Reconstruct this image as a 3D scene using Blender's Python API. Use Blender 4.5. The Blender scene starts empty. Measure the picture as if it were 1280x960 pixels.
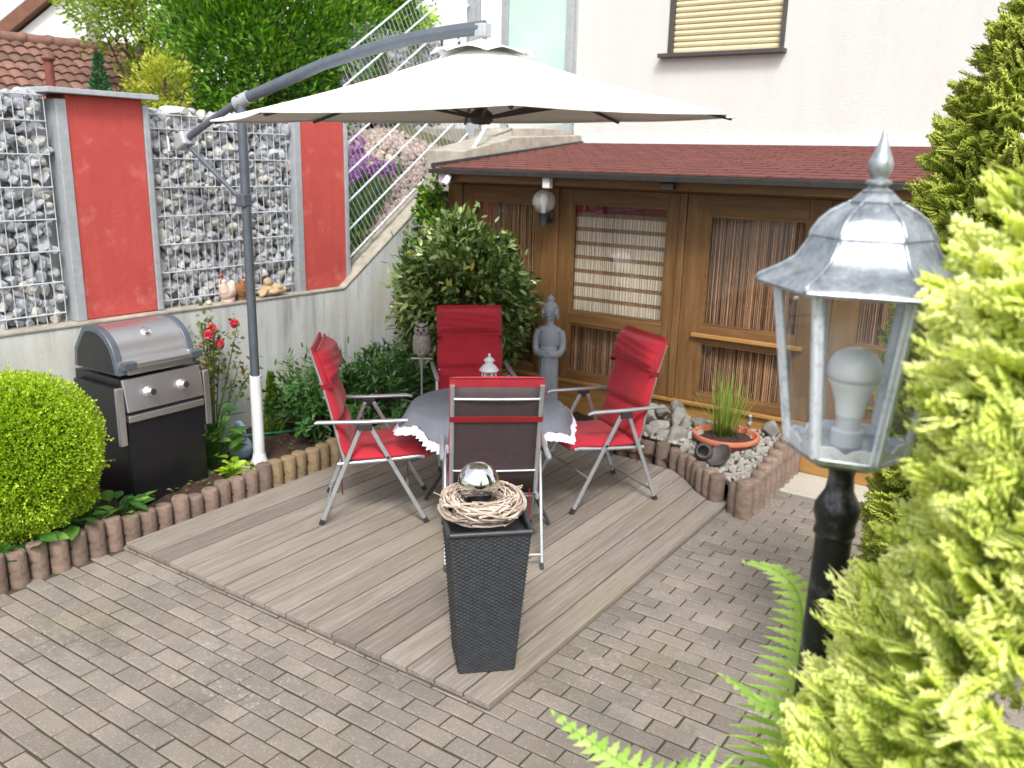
import bpy, math, random
import numpy as np
from mathutils import Vector, Matrix
rnd = random.Random(7)
rng = np.random.default_rng(11)
SC = bpy.context.scene
COL = SC.collection
PI = math.pi
EYE = 2.2                     # camera height over the deck surface (deck top is z = 0)
GROUND = -0.045               # paving surface

# ------------------------------------------------------------------ camera frame
def cam_axes():
    yaw, pitch, roll = (math.radians(a) for a in (33.87, 14.56, 1.41))
    f = np.array([-math.sin(yaw)*math.cos(pitch), math.cos(yaw)*math.cos(pitch), -math.sin(pitch)])
    r = np.array([math.cos(yaw), math.sin(yaw), 0.0]); u = np.cross(r, f)
    return r*math.cos(roll)+u*math.sin(roll), -r*math.sin(roll)+u*math.cos(roll), f
CR, CU, CF = cam_axes()

# ------------------------------------------------------------------ mesh builder
def rotz(a):
    c, s = math.cos(a), math.sin(a); return np.array([[c, -s, 0], [s, c, 0], [0, 0, 1.0]])
def rotx(a):
    c, s = math.cos(a), math.sin(a); return np.array([[1.0, 0, 0], [0, c, -s], [0, s, c]])
def roty(a):
    c, s = math.cos(a), math.sin(a); return np.array([[c, 0, s], [0, 1.0, 0], [-s, 0, c]])
def norm(v):
    v = np.asarray(v, float); return v/(np.linalg.norm(v, axis=-1, keepdims=True)+1e-12)

class MB:
    def __init__(self): self.V = []; self.F = []; self.T = []; self.n = 0
    def add(self, v, faces, tint=0.5):
        v = np.asarray(v, float).reshape(-1, 3)
        if isinstance(faces, np.ndarray): self.F.append(faces.astype(np.int64)+self.n)
        else:
            by = {}
            for f in faces: by.setdefault(len(f), []).append(f)
            for k in by: self.F.append(np.array(by[k], np.int64)+self.n)
        t = np.broadcast_to(np.asarray(tint, float), (len(v),)) if np.ndim(tint) < 2 else tint
        self.V.append(v); self.T.append(np.array(t)); self.n += len(v)
        return self
    def box(self, c, s, R=None, tint=0.5, ch=0.0):
        """box at c with full sizes s; ch chamfers the upper rim"""
        x, y, z = (q/2 for q in s)
        if ch <= 0:
            v = np.array([[-x,-y,-z],[x,-y,-z],[x,y,-z],[-x,y,-z],[-x,-y,z],[x,-y,z],[x,y,z],[-x,y,z]])
            f = [[0,3,2,1],[4,5,6,7],[0,1,5,4],[1,2,6,5],[2,3,7,6],[3,0,4,7]]
        else:
            a, b = x-ch, y-ch
            v = np.array([[-x,-y,-z],[x,-y,-z],[x,y,-z],[-x,y,-z],[-x,-y,z-ch],[x,-y,z-ch],[x,y,z-ch],[-x,y,z-ch],[-a,-b,z],[a,-b,z],[a,b,z],[-a,b,z]])
            f = [[0,3,2,1],[8,9,10,11],[0,1,5,4],[1,2,6,5],[2,3,7,6],[3,0,4,7],[4,5,9,8],[5,6,10,9],[6,7,11,10],[7,4,8,11]]
        if R is not None: v = v @ np.asarray(R).T
        return self.add(v+np.asarray(c), f, tint)
    def span(self, x0, x1, y0, y1, z0, z1, tint=0.5, ch=0.0):
        return self.box(((x0+x1)/2, (y0+y1)/2, (z0+z1)/2), (abs(x1-x0), abs(y1-y0), abs(z1-z0)), None, tint, ch)
    def bar(self, p, q, w, h, up=(0, 0, 1), tint=0.5):
        """rectangular bar from p to q, w across, h along up"""
        p, q = np.asarray(p, float), np.asarray(q, float); d = norm(q-p); s = norm(np.cross(d, up)); u = np.cross(s, d)
        v = [b+sx*s*w/2+su*u*h/2 for b in (p, q) for sx, su in ((-1,-1),(1,-1),(1,1),(-1,1))]
        return self.add(v, [[0,1,2,3],[7,6,5,4],[0,4,5,1],[1,5,6,2],[2,6,7,3],[3,7,4,0]], tint)
    def path(self, pts, r, n=8, tint=0.5, cap=True, flat=1.0):
        pts = np.asarray(pts, float); m = len(pts); r = np.broadcast_to(np.asarray(r, float), (m,))
        d = np.gradient(pts, axis=0); d = norm(d)
        ref = np.array([0, 0, 1.0]) if abs(d[0][2]) < .9 else np.array([1.0, 0, 0])
        V = []
        for i in range(m):
            s = norm(np.cross(d[i], ref)); u = np.cross(s, d[i]); ref = u
            for k in range(n):
                a = 2*PI*k/n+PI/n; V.append(pts[i]+r[i]*(math.cos(a)*s+flat*math.sin(a)*u))
        F = [[i*n+k, i*n+(k+1) % n, (i+1)*n+(k+1) % n, (i+1)*n+k] for i in range(m-1) for k in range(n)]
        if cap: F += [list(range(n))[::-1], [(m-1)*n+k for k in range(n)]]
        return self.add(V, F, tint)
    def tube(self, p, q, r0, r1=None, n=10, tint=0.5):
        return self.path([p, q], [r0, r0 if r1 is None else r1], n, tint)
    def lathe(self, prof, c=(0, 0, 0), n=20, R=None, tint=0.5, phase=0.0):
        V = [[r*math.cos(2*PI*k/n+phase), r*math.sin(2*PI*k/n+phase), z] for r, z in prof for k in range(n)]
        m = len(prof)
        F = [[i*n+k, i*n+(k+1) % n, (i+1)*n+(k+1) % n, (i+1)*n+k] for i in range(m-1) for k in range(n)]
        if prof[0][0] > 1e-6: F.append(list(range(n))[::-1])
        if prof[-1][0] > 1e-6: F.append([(m-1)*n+k for k in range(n)])
        V = np.array(V)
        if R is not None: V = V @ np.asarray(R).T
        return self.add(V+np.asarray(c), F, tint)
    def ball(self, c, rad, n=14, m=9, R=None, tint=0.5):
        rad = np.broadcast_to(np.asarray(rad, float), (3,))
        V = [[math.sin(PI*i/m)*math.cos(2*PI*k/n), math.sin(PI*i/m)*math.sin(2*PI*k/n), -math.cos(PI*i/m)] for i in range(m+1) for k in range(n)]
        V = np.array(V)*rad
        F = [[i*n+k, i*n+(k+1) % n, (i+1)*n+(k+1) % n, (i+1)*n+k] for i in range(m) for k in range(n)]
        if R is not None: V = V @ np.asarray(R).T
        return self.add(V+np.asarray(c), F, tint)
    def prism(self, poly, a, b, axis='z', tint=0.5):
        """2-D polygon extruded from a to b along axis; poly axes are (x,y), (y,z) or (x,z)"""
        n = len(poly); V = []
        for t in (a, b):
            for p, q in poly: V.append((p, q, t) if axis == 'z' else (t, p, q) if axis == 'x' else (p, t, q))
        F = [list(range(n))[::-1], list(range(n, 2*n))]+[[k, (k+1) % n, n+(k+1) % n, n+k] for k in range(n)]
        return self.add(V, F, tint)
    def grid(self, P, tint=0.5, closed=False):
        P = np.asarray(P, float); a, b = P.shape[:2]
        F = [[i*b+k, i*b+(k+1) % b, (i+1)*b+(k+1) % b, (i+1)*b+k] for i in range(a-1) for k in range(b if closed else b-1)]
        return self.add(P.reshape(-1, 3), F, tint)
    def tile(self, tv, tf, pos, R, scale, tint, vt=None):
        """many transformed copies of a small template inside this one mesh: tv (k,3), R (N,3,3), scale (N,) or (N,3)"""
        tv = np.asarray(tv, float); N, k = len(pos), len(tv)
        scale = np.asarray(scale, float)
        if scale.ndim == 1: scale = np.repeat(scale[:, None], 3, 1)
        v = np.einsum('nij,nkj->nki', R, tv[None]*scale[:, None, :])+np.asarray(pos)[:, None, :]
        for f in tf:
            f = np.asarray(f); g = (f[None]+(np.arange(N)*k)[:, None, None]).reshape(-1, f.shape[1]); self.F.append(g+self.n)
        tt = np.repeat(np.asarray(tint, float), k)
        if vt is not None: tt = np.clip(tt+np.tile(vt, N), 0, 1)
        self.V.append(v.reshape(-1, 3)); self.T.append(tt); self.n += N*k
        return self
    def arrays(self): return np.concatenate(self.V)
    def build(self, name, mat, parent=None, world=False, smooth=None, bevel=0.0, mods=(), segs=2):
        V = np.concatenate(self.V); T = np.concatenate(self.T)
        if world and parent is not None:
            W, q = parent.matrix_basis.copy(), parent.parent
            while q is not None: W, q = q.matrix_basis @ W, q.parent
            M = np.array(W.inverted()); V = V @ M[:3, :3].T+M[:3, 3]
        me = bpy.data.meshes.new(name)
        sizes = np.concatenate([np.full(len(f), f.shape[1]) for f in self.F]); loops = np.concatenate([f.ravel() for f in self.F])
        me.vertices.add(len(V)); me.vertices.foreach_set('co', V.astype(np.float32).ravel())
        me.loops.add(len(loops)); me.loops.foreach_set('vertex_index', loops.astype(np.int32))
        me.polygons.add(len(sizes)); me.polygons.foreach_set('loop_start', (np.cumsum(sizes)-sizes).astype(np.int32))
        me.update(calc_edges=True); me.validate()
        at = me.attributes.new('tint', 'FLOAT', 'POINT')
        if len(at.data) == len(T): at.data.foreach_set('value', T.astype(np.float32))
        me.materials.append(MAT[mat] if isinstance(mat, str) else mat)
        if smooth is None: me.polygons.foreach_set('use_smooth', np.zeros(len(me.polygons), bool))
        else:
            me.polygons.foreach_set('use_smooth', np.ones(len(me.polygons), bool))
            if smooth < 180: me.set_sharp_from_angle(angle=math.radians(smooth))
        o = bpy.data.objects.new(name, me); COL.objects.link(o)
        if parent is not None: o.parent = parent
        if bevel:
            b = o.modifiers.new('edge', 'BEVEL'); b.width = bevel; b.segments = segs; b.limit_method = 'ANGLE'; b.angle_limit = math.radians(40)
        for kind, kw in mods:
            m = o.modifiers.new(kind.lower(), kind)
            for k, v in kw.items(): setattr(m, k, v)
        return o

def tag(o, label=None, cat=None, group=None, kind=None):
    if label: o['label'] = label
    if cat: o['category'] = cat
    if group: o['group'] = group
    if kind: o['kind'] = kind
    return o
def thing(name, label, cat, loc=(0, 0, 0), rz=0.0, group=None):
    o = bpy.data.objects.new(name, None); COL.objects.link(o); o.location = loc; o.rotation_euler = (0, 0, rz); o.empty_display_size = .1
    o.matrix_basis = Matrix.Translation(loc) @ Matrix.Rotation(rz, 4, 'Z')
    return tag(o, label, cat, group)
def copy_tree(o, parent=None):
    c = o.copy(); COL.objects.link(c)
    if parent is not None: c.parent = parent
    for ch in list(o.children): copy_tree(ch, c)
    return c
def place(o, loc, rz=0.0, s=1.0):
    o.matrix_basis = Matrix.Translation(loc) @ Matrix.Rotation(rz, 4, 'Z') @ Matrix.Scale(s, 4)

# ------------------------------------------------------------------ materials
MAT = {}
def lin(r, g, b):
    f = lambda c: (c/12.92 if c <= .04045 else ((c+.055)/1.055)**2.4)
    return (f(r/255), f(g/255), f(b/255))
class NT:
    def __init__(self, name):
        self.m = bpy.data.materials.new(name); self.m.use_nodes = True; self.t = self.m.node_tree; self.t.nodes.clear()
        self.out = self.n('ShaderNodeOutputMaterial'); MAT[name] = self.m
    def n(self, kind, **kw):
        d = self.t.nodes.new(kind)
        for k, v in kw.items(): setattr(d, k, v)
        return d
    def l(self, a, b): self.t.links.new(a, b)
    def coords(self, stretch=(1, 1, 1), space='Object'):
        tc = self.n('ShaderNodeTexCoord'); mp = self.n('ShaderNodeMapping'); mp.inputs['Scale'].default_value = stretch
        self.l(tc.outputs[space], mp.inputs['Vector']); return mp.outputs['Vector']
    def noise(self, vec, scale, detail=5, rough=.6, lo=0.0, hi=1.0):
        t = self.n('ShaderNodeTexNoise'); t.inputs['Scale'].default_value = scale; t.inputs['Detail'].default_value = detail; t.inputs['Roughness'].default_value = rough
        self.l(vec, t.inputs['Vector'])
        r = self.n('ShaderNodeMapRange'); r.inputs['From Min'].default_value = lo; r.inputs['From Max'].default_value = hi
        self.l(t.outputs['Fac'], r.inputs['Value']); return r.outputs['Result']
    def attr(self):
        a = self.n('ShaderNodeAttribute'); a.attribute_name = 'tint'; return a.outputs['Fac']
    def mix(self, fac, a, b, mode='MIX'):
        x = self.n('ShaderNodeMix', data_type='RGBA', blend_type=mode)
        for sock, v in ((x.inputs[0], fac), (x.inputs[6], a), (x.inputs[7], b)):
            if hasattr(v, 'links'): self.l(v, sock)
            elif isinstance(v, (int, float)): sock.default_value = v
            else: sock.default_value = (*v, 1)
        return x.outputs[2]
    def math(self, op, a, b=0.5):
        x = self.n('ShaderNodeMath', operation=op)
        for s, v in zip(x.inputs, (a, b)):
            if hasattr(v, 'links'): self.l(v, s)
            else: s.default_value = v
        return x.outputs[0]
    def bsdf(self, col, rough=.6, metal=0.0, spec=.5, bump=None, bstr=.3, bdist=.01, **kw):
        p = self.n('ShaderNodeBsdfPrincipled')
        for k, v in (('Base Color', col), ('Roughness', rough), ('Metallic', metal), ('Specular IOR Level', spec)):
            s = p.inputs[k]
            if hasattr(v, 'links'): self.l(v, s)
            elif isinstance(v, (int, float)): s.default_value = v
            else: s.default_value = (*v, 1)
        for k, v in kw.items(): p.inputs[k.replace('_', ' ')].default_value = v
        if bump is not None:
            b = self.n('ShaderNodeBump'); b.inputs['Strength'].default_value = bstr; b.inputs['Distance'].default_value = bdist
            self.l(bump, b.inputs['Height']); self.l(b.outputs['Normal'], p.inputs['Normal'])
        return p.outputs['BSDF']
    def done(self, sh): self.l(sh, self.out.inputs['Surface']); return self.m

def simple(name, c1, c2=None, scale=12, rough=.55, metal=0.0, bump=.15, bscale=60, stretch=(1, 1, 1), tint=0.0, lo=.3, hi=.7, spec=.5, bdist=.004, **kw):
    t = NT(name); v = t.coords(stretch); c2 = c2 or tuple(x*.75 for x in c1)
    fac = t.noise(v, scale, 6, .6, lo, hi)
    col = t.mix(fac, c1, c2)
    if tint: col = t.mix(1.0, col, t.mix(t.attr(), (1-tint,)*3, (1+tint,)*3), 'MULTIPLY')
    bp = t.noise(v, bscale, 4) if bump else None
    return t.done(t.bsdf(col, rough, metal, spec, bp, bump, bdist, **kw))
def leaf(name, ca, cb, cc, transl=.35, rough=.45, spec=.4):
    """foliage: each leaf takes its own tint between three greens; light passes through it"""
    t = NT(name); a = t.attr()
    r = t.n('ShaderNodeValToRGB'); r.color_ramp.elements[0].color = (*ca, 1); r.color_ramp.elements[1].color = (*cc, 1)
    e = r.color_ramp.elements.new(.5); e.color = (*cb, 1); t.l(a, r.inputs['Fac'])
    col = r.outputs['Color']; b = t.bsdf(col, rough, 0, spec)
    tr = t.n('ShaderNodeBsdfTranslucent'); t.l(t.mix(1.0, col, (1.3, 1.35, .7), 'MULTIPLY'), tr.inputs['Color'])
    m = t.n('ShaderNodeMixShader'); m.inputs[0].default_value = transl; t.l(b, m.inputs[1]); t.l(tr.outputs[0], m.inputs[2])
    return t.done(m.outputs[0])

def make_materials():
    # pavers: greyish brown concrete, each stone its own tone, patches of moss and lichen
    t = NT('paver'); v = t.coords(); a = t.attr()
    base = t.mix(a, lin(118, 110, 102), lin(148, 139, 129))
    base = t.mix(t.noise(v, 3.0, 5, .6, .45, .75), base, lin(114, 110, 106))
    base = t.mix(t.math('MULTIPLY', t.noise(v, 1.1, 6, .7, .52, .72), .6), base, lin(112, 108, 76))
    base = t.mix(t.math('MULTIPLY', t.noise(v, 75, 5, .75, .55, .72), .65), base, lin(180, 174, 164))
    base = t.mix(t.math('MULTIPLY', t.noise(v, 130, 4, .75, .52, .68), .6), base, lin(84, 76, 70))
    base = t.mix(t.math('MULTIPLY', t.noise(v, 2.3, 6, .8, .56, .66), .4), base, lin(88, 82, 72))
    base = t.mix(t.math('MULTIPLY', t.math('MULTIPLY', t.noise(v, .8, 3, .5, .55, .7), t.noise(v, 30, 5, .8, .55, .66)), .7), base, lin(180, 178, 170))
    t.done(t.bsdf(base, .88, 0, .3, t.noise(v, 180, 5, .75), .8, .004))
    simple('joint', lin(66, 58, 48), lin(62, 64, 36), 5, .95, bump=.5, bscale=150)
    # weathered deck
    t = NT('deck_wood'); v = t.coords((9, .55, 9)); v2 = t.coords((60, 1.6, 60)); v3 = t.coords()
    b = t.mix(t.attr(), lin(116, 108, 100), lin(152, 144, 134))
    b = t.mix(t.math('MULTIPLY', t.noise(v, 2.2, 6, .65, .42, .72), .7), b, lin(110, 100, 91))
    b = t.mix(t.math('MULTIPLY', t.noise(v2, 1.5, 5, .7, .5, .75), .5), b, lin(186, 180, 172))
    b = t.mix(t.math('MULTIPLY', t.noise(v2, 2.6, 4, .7, .5, .7), .5), b, lin(84, 75, 67))
    b = t.mix(t.math('MULTIPLY', t.noise(v3, 1.0, 4, .6, .5, .75), .4), b, lin(138, 124, 96))
    t.done(t.bsdf(b, .8, 0, .3, t.noise(v2, 2.0, 5, .7), .5, .004))
    simple('concrete_slab', lin(176, 172, 160), lin(160, 158, 148), 6, .85, bump=.2, bscale=120)
    # cast concrete wall with vertical water streaks and yellow-brown staining near the top
    t = NT('concrete'); v = t.coords(); vs = t.coords((4, 4, .55))
    b = t.mix(t.noise(vs, 1.6, 6, .65, .35, .7), lin(204, 206, 205), lin(172, 175, 175))
    b = t.mix(t.math('MULTIPLY', t.noise(vs, 2.9, 5, .6, .52, .72), .7), b, lin(140, 140, 138))
    b = t.mix(t.math('MULTIPLY', t.noise(v, 1.7, 4, .6, .52, .75), .5), b, lin(178, 166, 130))
    b = t.mix(t.math('MULTIPLY', t.noise(v, 38, 4, .7, .6, .72), .4), b, lin(104, 100, 96))
    t.done(t.bsdf(b, .86, 0, .3, t.noise(v, 70, 6), .35, .004))
    simple('coping', lin(172, 166, 154), lin(136, 130, 118), 9, .88, bump=.4, bscale=90)
    t = NT('stucco'); v = t.coords(); vs = t.coords((3, 3, .35))
    b = t.mix(t.noise(vs, 1.5, 5, .6, .4, .75), (.61, .615, .60), (.575, .58, .565)); b = t.mix(t.math('MULTIPLY', t.noise(v, 70, 4, .7, .5, .7), .35), b, (.48, .47, .45))
    t.done(t.bsdf(b, .92, 0, .2, t.noise(v, 110, 4, .7), .9, .008))
    simple('white_wall', (.78, .78, .78), (.72, .72, .73), 3, .9)
    t = NT('red_plaster'); v = t.coords()
    b = t.mix(t.noise(v, 3.2, 6, .65, .35, .7), lin(186, 82, 76), lin(172, 71, 66))
    b = t.mix(t.math('MULTIPLY', t.noise(v, 5.0, 7, .72, .54, .74), .5), b, lin(214, 140, 130))
    b = t.mix(t.math('MULTIPLY', t.noise(t.coords((6, 6, .6)), 2, 5, .6, .5, .75), .4), b, lin(150, 60, 56))
    t.done(t.bsdf(b, .85, 0, .25, t.noise(v, 120, 5), .35, .004))
    simple('galv', lin(178, 182, 186), lin(158, 163, 169), 20, .45, .25, .1)
    simple('wire', lin(204, 208, 212), lin(180, 185, 190), 30, .45, .2, .05)
    simple('alu', lin(186, 190, 194), lin(170, 174, 180), 15, .38, .65, .04)
    simple('grey_paint', lin(98, 106, 116), lin(88, 95, 104), 14, .4, .35, .05)
    simple('white_paint', (.72, .74, .76), (.62, .64, .66), 14, .4, .0, .05)
    simple('dark_metal', (.03, .032, .035), (.05, .052, .055), 20, .42, .2, .05)
    simple('black_enamel', (.008, .008, .010), (.012, .012, .014), 8, .32, 0, .03)
    simple('black_plastic', (.022, .022, .024), (.03, .03, .032), 20, .5, 0, .05)
    simple('stone_dark', (.03, .03, .033), None, 20, .9)
    t = NT('stainless'); v = t.coords((1, 60, 1)); b = t.mix(t.noise(v, 4, 3), (.76, .76, .77), (.64, .64, .66)); t.done(t.bsdf(b, .40, 1.0))
    t = NT('chrome'); t.done(t.bsdf((.86, .87, .88), .03, 1.0))
    # gabion stones: grey limestone, some cream, some bluish
    t = NT('gabion_stone'); v = t.coords(); a = t.attr()
    r = t.n('ShaderNodeValToRGB'); e = r.color_ramp.elements; e[0].color = (*lin(146, 150, 157), 1); e[1].color = (*lin(196, 198, 199), 1)
    for p, c in ((.35, lin(158, 161, 166)), (.7, lin(186, 189, 192)), (.86, lin(194, 187, 168))): q = e.new(p); q.color = (*c, 1)
    t.l(a, r.inputs['Fac']); b = t.mix(t.noise(v, 26, 6, .7, .35, .7), r.outputs['Color'], lin(150, 154, 160))
    b = t.mix(t.math('MULTIPLY', t.noise(v, 60, 4, .7, .58, .7), .5), b, lin(226, 226, 224))
    t.done(t.bsdf(b, .85, 0, .3, t.noise(v, 80, 5), .5, .004))
    simple('rock', lin(152, 148, 140), lin(116, 114, 110), 14, .85, bump=.6, bscale=50, tint=.35)
    simple('pink_gravel', lin(176, 156, 146), lin(146, 132, 126), 12, .9, bump=.4, tint=.4)
    simple('palisade', lin(138, 118, 105), lin(96, 81, 71), 22, .92, bump=.9, bscale=110, tint=.18, bdist=.003)
    simple('palisade_tan', lin(154, 134, 104), lin(106, 90, 66), 22, .92, bump=.9, bscale=110, tint=.18, bdist=.003)
    simple('soil', lin(70, 48, 36), lin(46, 32, 26), 18, .98, bump=1.0, bscale=40, bdist=.02)
    simple('earth', lin(96, 92, 66), lin(70, 76, 44), 3, .98, bump=.6, bscale=12)
    # varnished wood of the veranda, grain along z or along x
    for nm, st in (('wood_up', (14, 14, 1.2)), ('wood_across', (1.2, 14, 14))):
        t = NT(nm); v = t.coords(st)
        b = t.mix(t.noise(v, 1.6, 6, .62, .36, .68), lin(126, 94, 58), lin(98, 70, 41))
        b = t.mix(t.math('MULTIPLY', t.noise(v, 5, 4, .6, .52, .72), .45), b, lin(88, 52, 22))
        t.done(t.bsdf(b, .42, 0, .45, t.noise(v, 6, 4), .12, .003))
    t = NT('plinth_wood'); v = t.coords((1.0, 10, 10))
    b = t.mix(t.noise(v, 1.6, 6, .62, .36, .68), lin(170, 128, 74), lin(136, 96, 50)); t.done(t.bsdf(b, .5, 0, .4, t.noise(v, 6, 4), .12, .003))
    # red bitumen shingles
    t = NT('shingle'); v = t.coords(); br = t.n('ShaderNodeTexBrick'); t.l(v, br.inputs['Vector'])
    br.inputs['Scale'].default_value = 1; br.inputs['Brick Width'].default_value = .22; br.inputs['Row Height'].default_value = .14; br.inputs['Mortar Size'].default_value = .006
    br.inputs['Color1'].default_value = (*lin(114, 70, 64), 1); br.inputs['Color2'].default_value = (*lin(101, 62, 57), 1); br.inputs['Mortar'].default_value = (*lin(70, 40, 38), 1)
    b = t.mix(t.noise(v, 120, 4, .7, .4, .7), br.outputs['Color'], lin(118, 80, 75))
    t.done(t.bsdf(b, .92, 0, .2, t.noise(v, 260, 3), .5, .003))
    simple('roof_tile', lin(128, 94, 82), lin(100, 72, 63), 6, .85, bump=.3, bscale=30, tint=.25)
    simple('brown_board', lin(120, 78, 58), lin(96, 60, 44), 8, .7)
    simple('pipe_brown', lin(128, 66, 56), lin(108, 54, 46), 8, .7)
    simple('gutter', lin(82, 80, 78), lin(60, 60, 60), 12, .45, .5)
    simple('anthracite', (.05, .045, .045), (.07, .06, .06), 12, .5)
    simple('shutter', lin(206, 194, 158), lin(196, 184, 148), 8, .6, bump=.05)
    t = NT('frosted'); v = t.coords(); t.done(t.bsdf(t.mix(t.noise(v, 1.5, 3, .5, .3, .7), lin(196, 216, 208), lin(170, 196, 190)), .35, 0, .5))
    # window glass: see-through with a real reflection
    t = NT('glass'); fr = t.n('ShaderNodeFresnel'); fr.inputs['IOR'].default_value = 1.52
    tr = t.n('ShaderNodeBsdfTransparent'); tr.inputs['Color'].default_value = (.90, .93, .92, 1); gl = t.n('ShaderNodeBsdfGlossy'); gl.inputs['Roughness'].default_value = .01
    m = t.n('ShaderNodeMixShader'); t.l(t.math('MULTIPLY', t.math('MULTIPLY', fr.outputs[0], 1.5), t.math('SUBTRACT', 1.0, t.n('ShaderNodeNewGeometry').outputs['Backfacing'])), m.inputs[0]); t.l(tr.outputs[0], m.inputs[1]); t.l(gl.outputs[0], m.inputs[2])
    t.done(m.outputs[0])
    t = NT('lamp_glass'); fr = t.n('ShaderNodeFresnel'); fr.inputs['IOR'].default_value = 1.5
    tr = t.n('ShaderNodeBsdfTransparent'); tr.inputs['Color'].default_value = (.88, .90, .91, 1); gl = t.n('ShaderNodeBsdfGlossy'); gl.inputs['Roughness'].default_value = .02
    m = t.n('ShaderNodeMixShader'); t.l(t.math('MULTIPLY', fr.outputs[0], t.math('SUBTRACT', 1.0, t.n('ShaderNodeNewGeometry').outputs['Backfacing'])), m.inputs[0]); t.l(tr.outputs[0], m.inputs[1]); t.l(gl.outputs[0], m.inputs[2]); hz = t.n('ShaderNodeBsdfDiffuse'); hz.inputs['Color'].default_value = (.55, .58, .60, 1); m2 = t.n('ShaderNodeMixShader'); v = t.coords(); t.l(t.noise(v, 18, 5, .7, .2, 4.0), m2.inputs[0]); t.l(m.outputs[0], m2.inputs[1]); t.l(hz.outputs[0], m2.inputs[2]); t.done(m2.outputs[0])
    t = NT('globe_glass'); v = t.coords((1, 1, 60)); b = t.bsdf((.9, .9, .9), .08, 0, .6, t.noise(v, 1.5, 1), .5, .004)
    tr = t.n('ShaderNodeBsdfTransparent'); m = t.n('ShaderNodeMixShader'); m.inputs[0].default_value = .72; t.l(b, m.inputs[1]); t.l(tr.outputs[0], m.inputs[2]); t.done(m.outputs[0])
    simple('blind_sheer', lin(176, 140, 118), lin(150, 114, 94), 8, .8, stretch=(60, 1, 1))
    simple('string_curtain', lin(204, 152, 120), lin(150, 102, 78), 6, .7, tint=.6, stretch=(20, 20, 2))
    simple('blind_cloth', lin(250, 236, 222), lin(232, 206, 186), 3, .8, stretch=(90, 1, .5), lo=.42, hi=.66)
    simple('room', lin(70, 50, 38), lin(52, 36, 28), 4, .8)
    # cushions: woven red cotton
    t = NT('red_cloth'); v = t.coords(); b = t.mix(t.noise(v, 7, 5, .6, .35, .68), lin(174, 44, 56), lin(156, 36, 47))
    t.done(t.bsdf(b, .85, 0, .2, t.noise(v, 9, 5), .4, .006, Sheen_Weight=.15))
    simple('red_dark', lin(132, 14, 24), lin(116, 12, 20), 8, .85)
    simple('sling', lin(66, 52, 54), lin(56, 44, 46), 30, .7, bump=.3, bscale=200)
    simple('canopy', (.86, .86, .84), (.83, .83, .81), 3, .8, bump=.1, bscale=10)
    t = NT('table_cloth'); v = t.coords(); b = t.bsdf(t.mix(t.noise(v, 5, 4, .6, .4, .7), lin(112, 116, 126), lin(126, 130, 140)), .75, 0, .2)
    tr = t.n('ShaderNodeBsdfTransparent'); m = t.n('ShaderNodeMixShader'); m.inputs[0].default_value = .12; t.l(b, m.inputs[1]); t.l(tr.outputs[0], m.inputs[2]); t.done(m.outputs[0])
    simple('ruffle', (.74, .72, .80), (.66, .64, .74), 30, .8)
    simple('rattan', (.030, .033, .038), (.048, .052, .058), 30, .38, 0, .1)
    simple('twig', lin(206, 190, 176), lin(150, 132, 118), 18, .85, bump=.4, tint=.35)
    simple('grey_statue', lin(144, 150, 158), lin(122, 128, 136), 9, .8, bump=.3, bscale=90)
    simple('owl_grey', lin(168, 162, 156), lin(120, 114, 110), 45, .8, bump=.5, bscale=60)
    simple('blue_glaze', lin(150, 168, 190), lin(126, 144, 168), 5, .25)
    simple('white_ceramic', lin(226, 206, 194), lin(206, 170, 154), 12, .6)
    simple('brown_ceramic', lin(160, 116, 78), lin(126, 88, 58), 12, .6)
    simple('beige_stone', lin(206, 180, 146), lin(168, 138, 106), 14, .8, bump=.4)
    simple('comb_red', lin(176, 62, 52), lin(160, 50, 44), 20, .6)
    simple('terracotta', lin(198, 120, 92), lin(174, 98, 72), 10, .8, bump=.2)
    simple('dark_clay', (.05, .045, .045), (.09, .08, .075), 14, .6, bump=.3)
    simple('hose', lin(50, 130, 90), lin(40, 110, 76), 10, .5)
    # hammered silver of the lamp: brushed silver over black
    t = NT('silver'); v = t.coords(); n2 = t.noise(v, 70, 5, .7, .52, .74); t.done(t.bsdf(t.mix(t.math('MULTIPLY', n2, .7), lin(222, 228, 238), lin(100, 108, 120)), .36, .35, .5, n2, .12, .001))
    t = NT('silver_black'); v = t.coords(); n1 = t.noise(v, 9, 6, .75, .34, .66); n2 = t.noise(v, 90, 4, .7, .4, .7)
    b = t.mix(n1, lin(112, 120, 131), lin(208, 214, 220)); b = t.mix(t.math('MULTIPLY', n2, .35), b, lin(54, 60, 66)); t.done(t.bsdf(b, .30, .65, .5, n2, .1, .001))
    t = NT('lamp_black'); v = t.coords(); n1 = t.noise(v, 30, 5, .7, .52, .74)
    t.done(t.bsdf(t.mix(t.math('MULTIPLY', n1, .55), (.012, .013, .015), (.22, .23, .25)), .33, .25, .5, n1, .1, .001))
    simple('bulb_white', (.90, .91, .92), (.88, .89, .90), 5, .35, bump=0)
    simple('bulb_dome', (.80, .82, .86), (.78, .80, .84), 5, .25, bump=0)
    simple('dark', (.02, .02, .02), None, 5, .9)
    simple('bark', lin(96, 78, 62), lin(70, 56, 46), 14, .95, bump=.8)
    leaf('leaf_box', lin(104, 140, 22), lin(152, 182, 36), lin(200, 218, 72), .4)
    leaf('leaf_shrub', lin(48, 74, 34), lin(98, 126, 58), lin(190, 200, 140), .25, .25, .6)
    leaf('leaf_azalea', lin(40, 78, 34), lin(76, 124, 56), lin(140, 178, 108), .25, .3, .5)
    leaf('leaf_ivy', lin(36, 66, 18), lin(84, 124, 34), lin(150, 180, 60), .3)
    leaf('leaf_rose', lin(60, 80, 34), lin(100, 122, 56), lin(160, 132, 80), .3)
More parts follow.
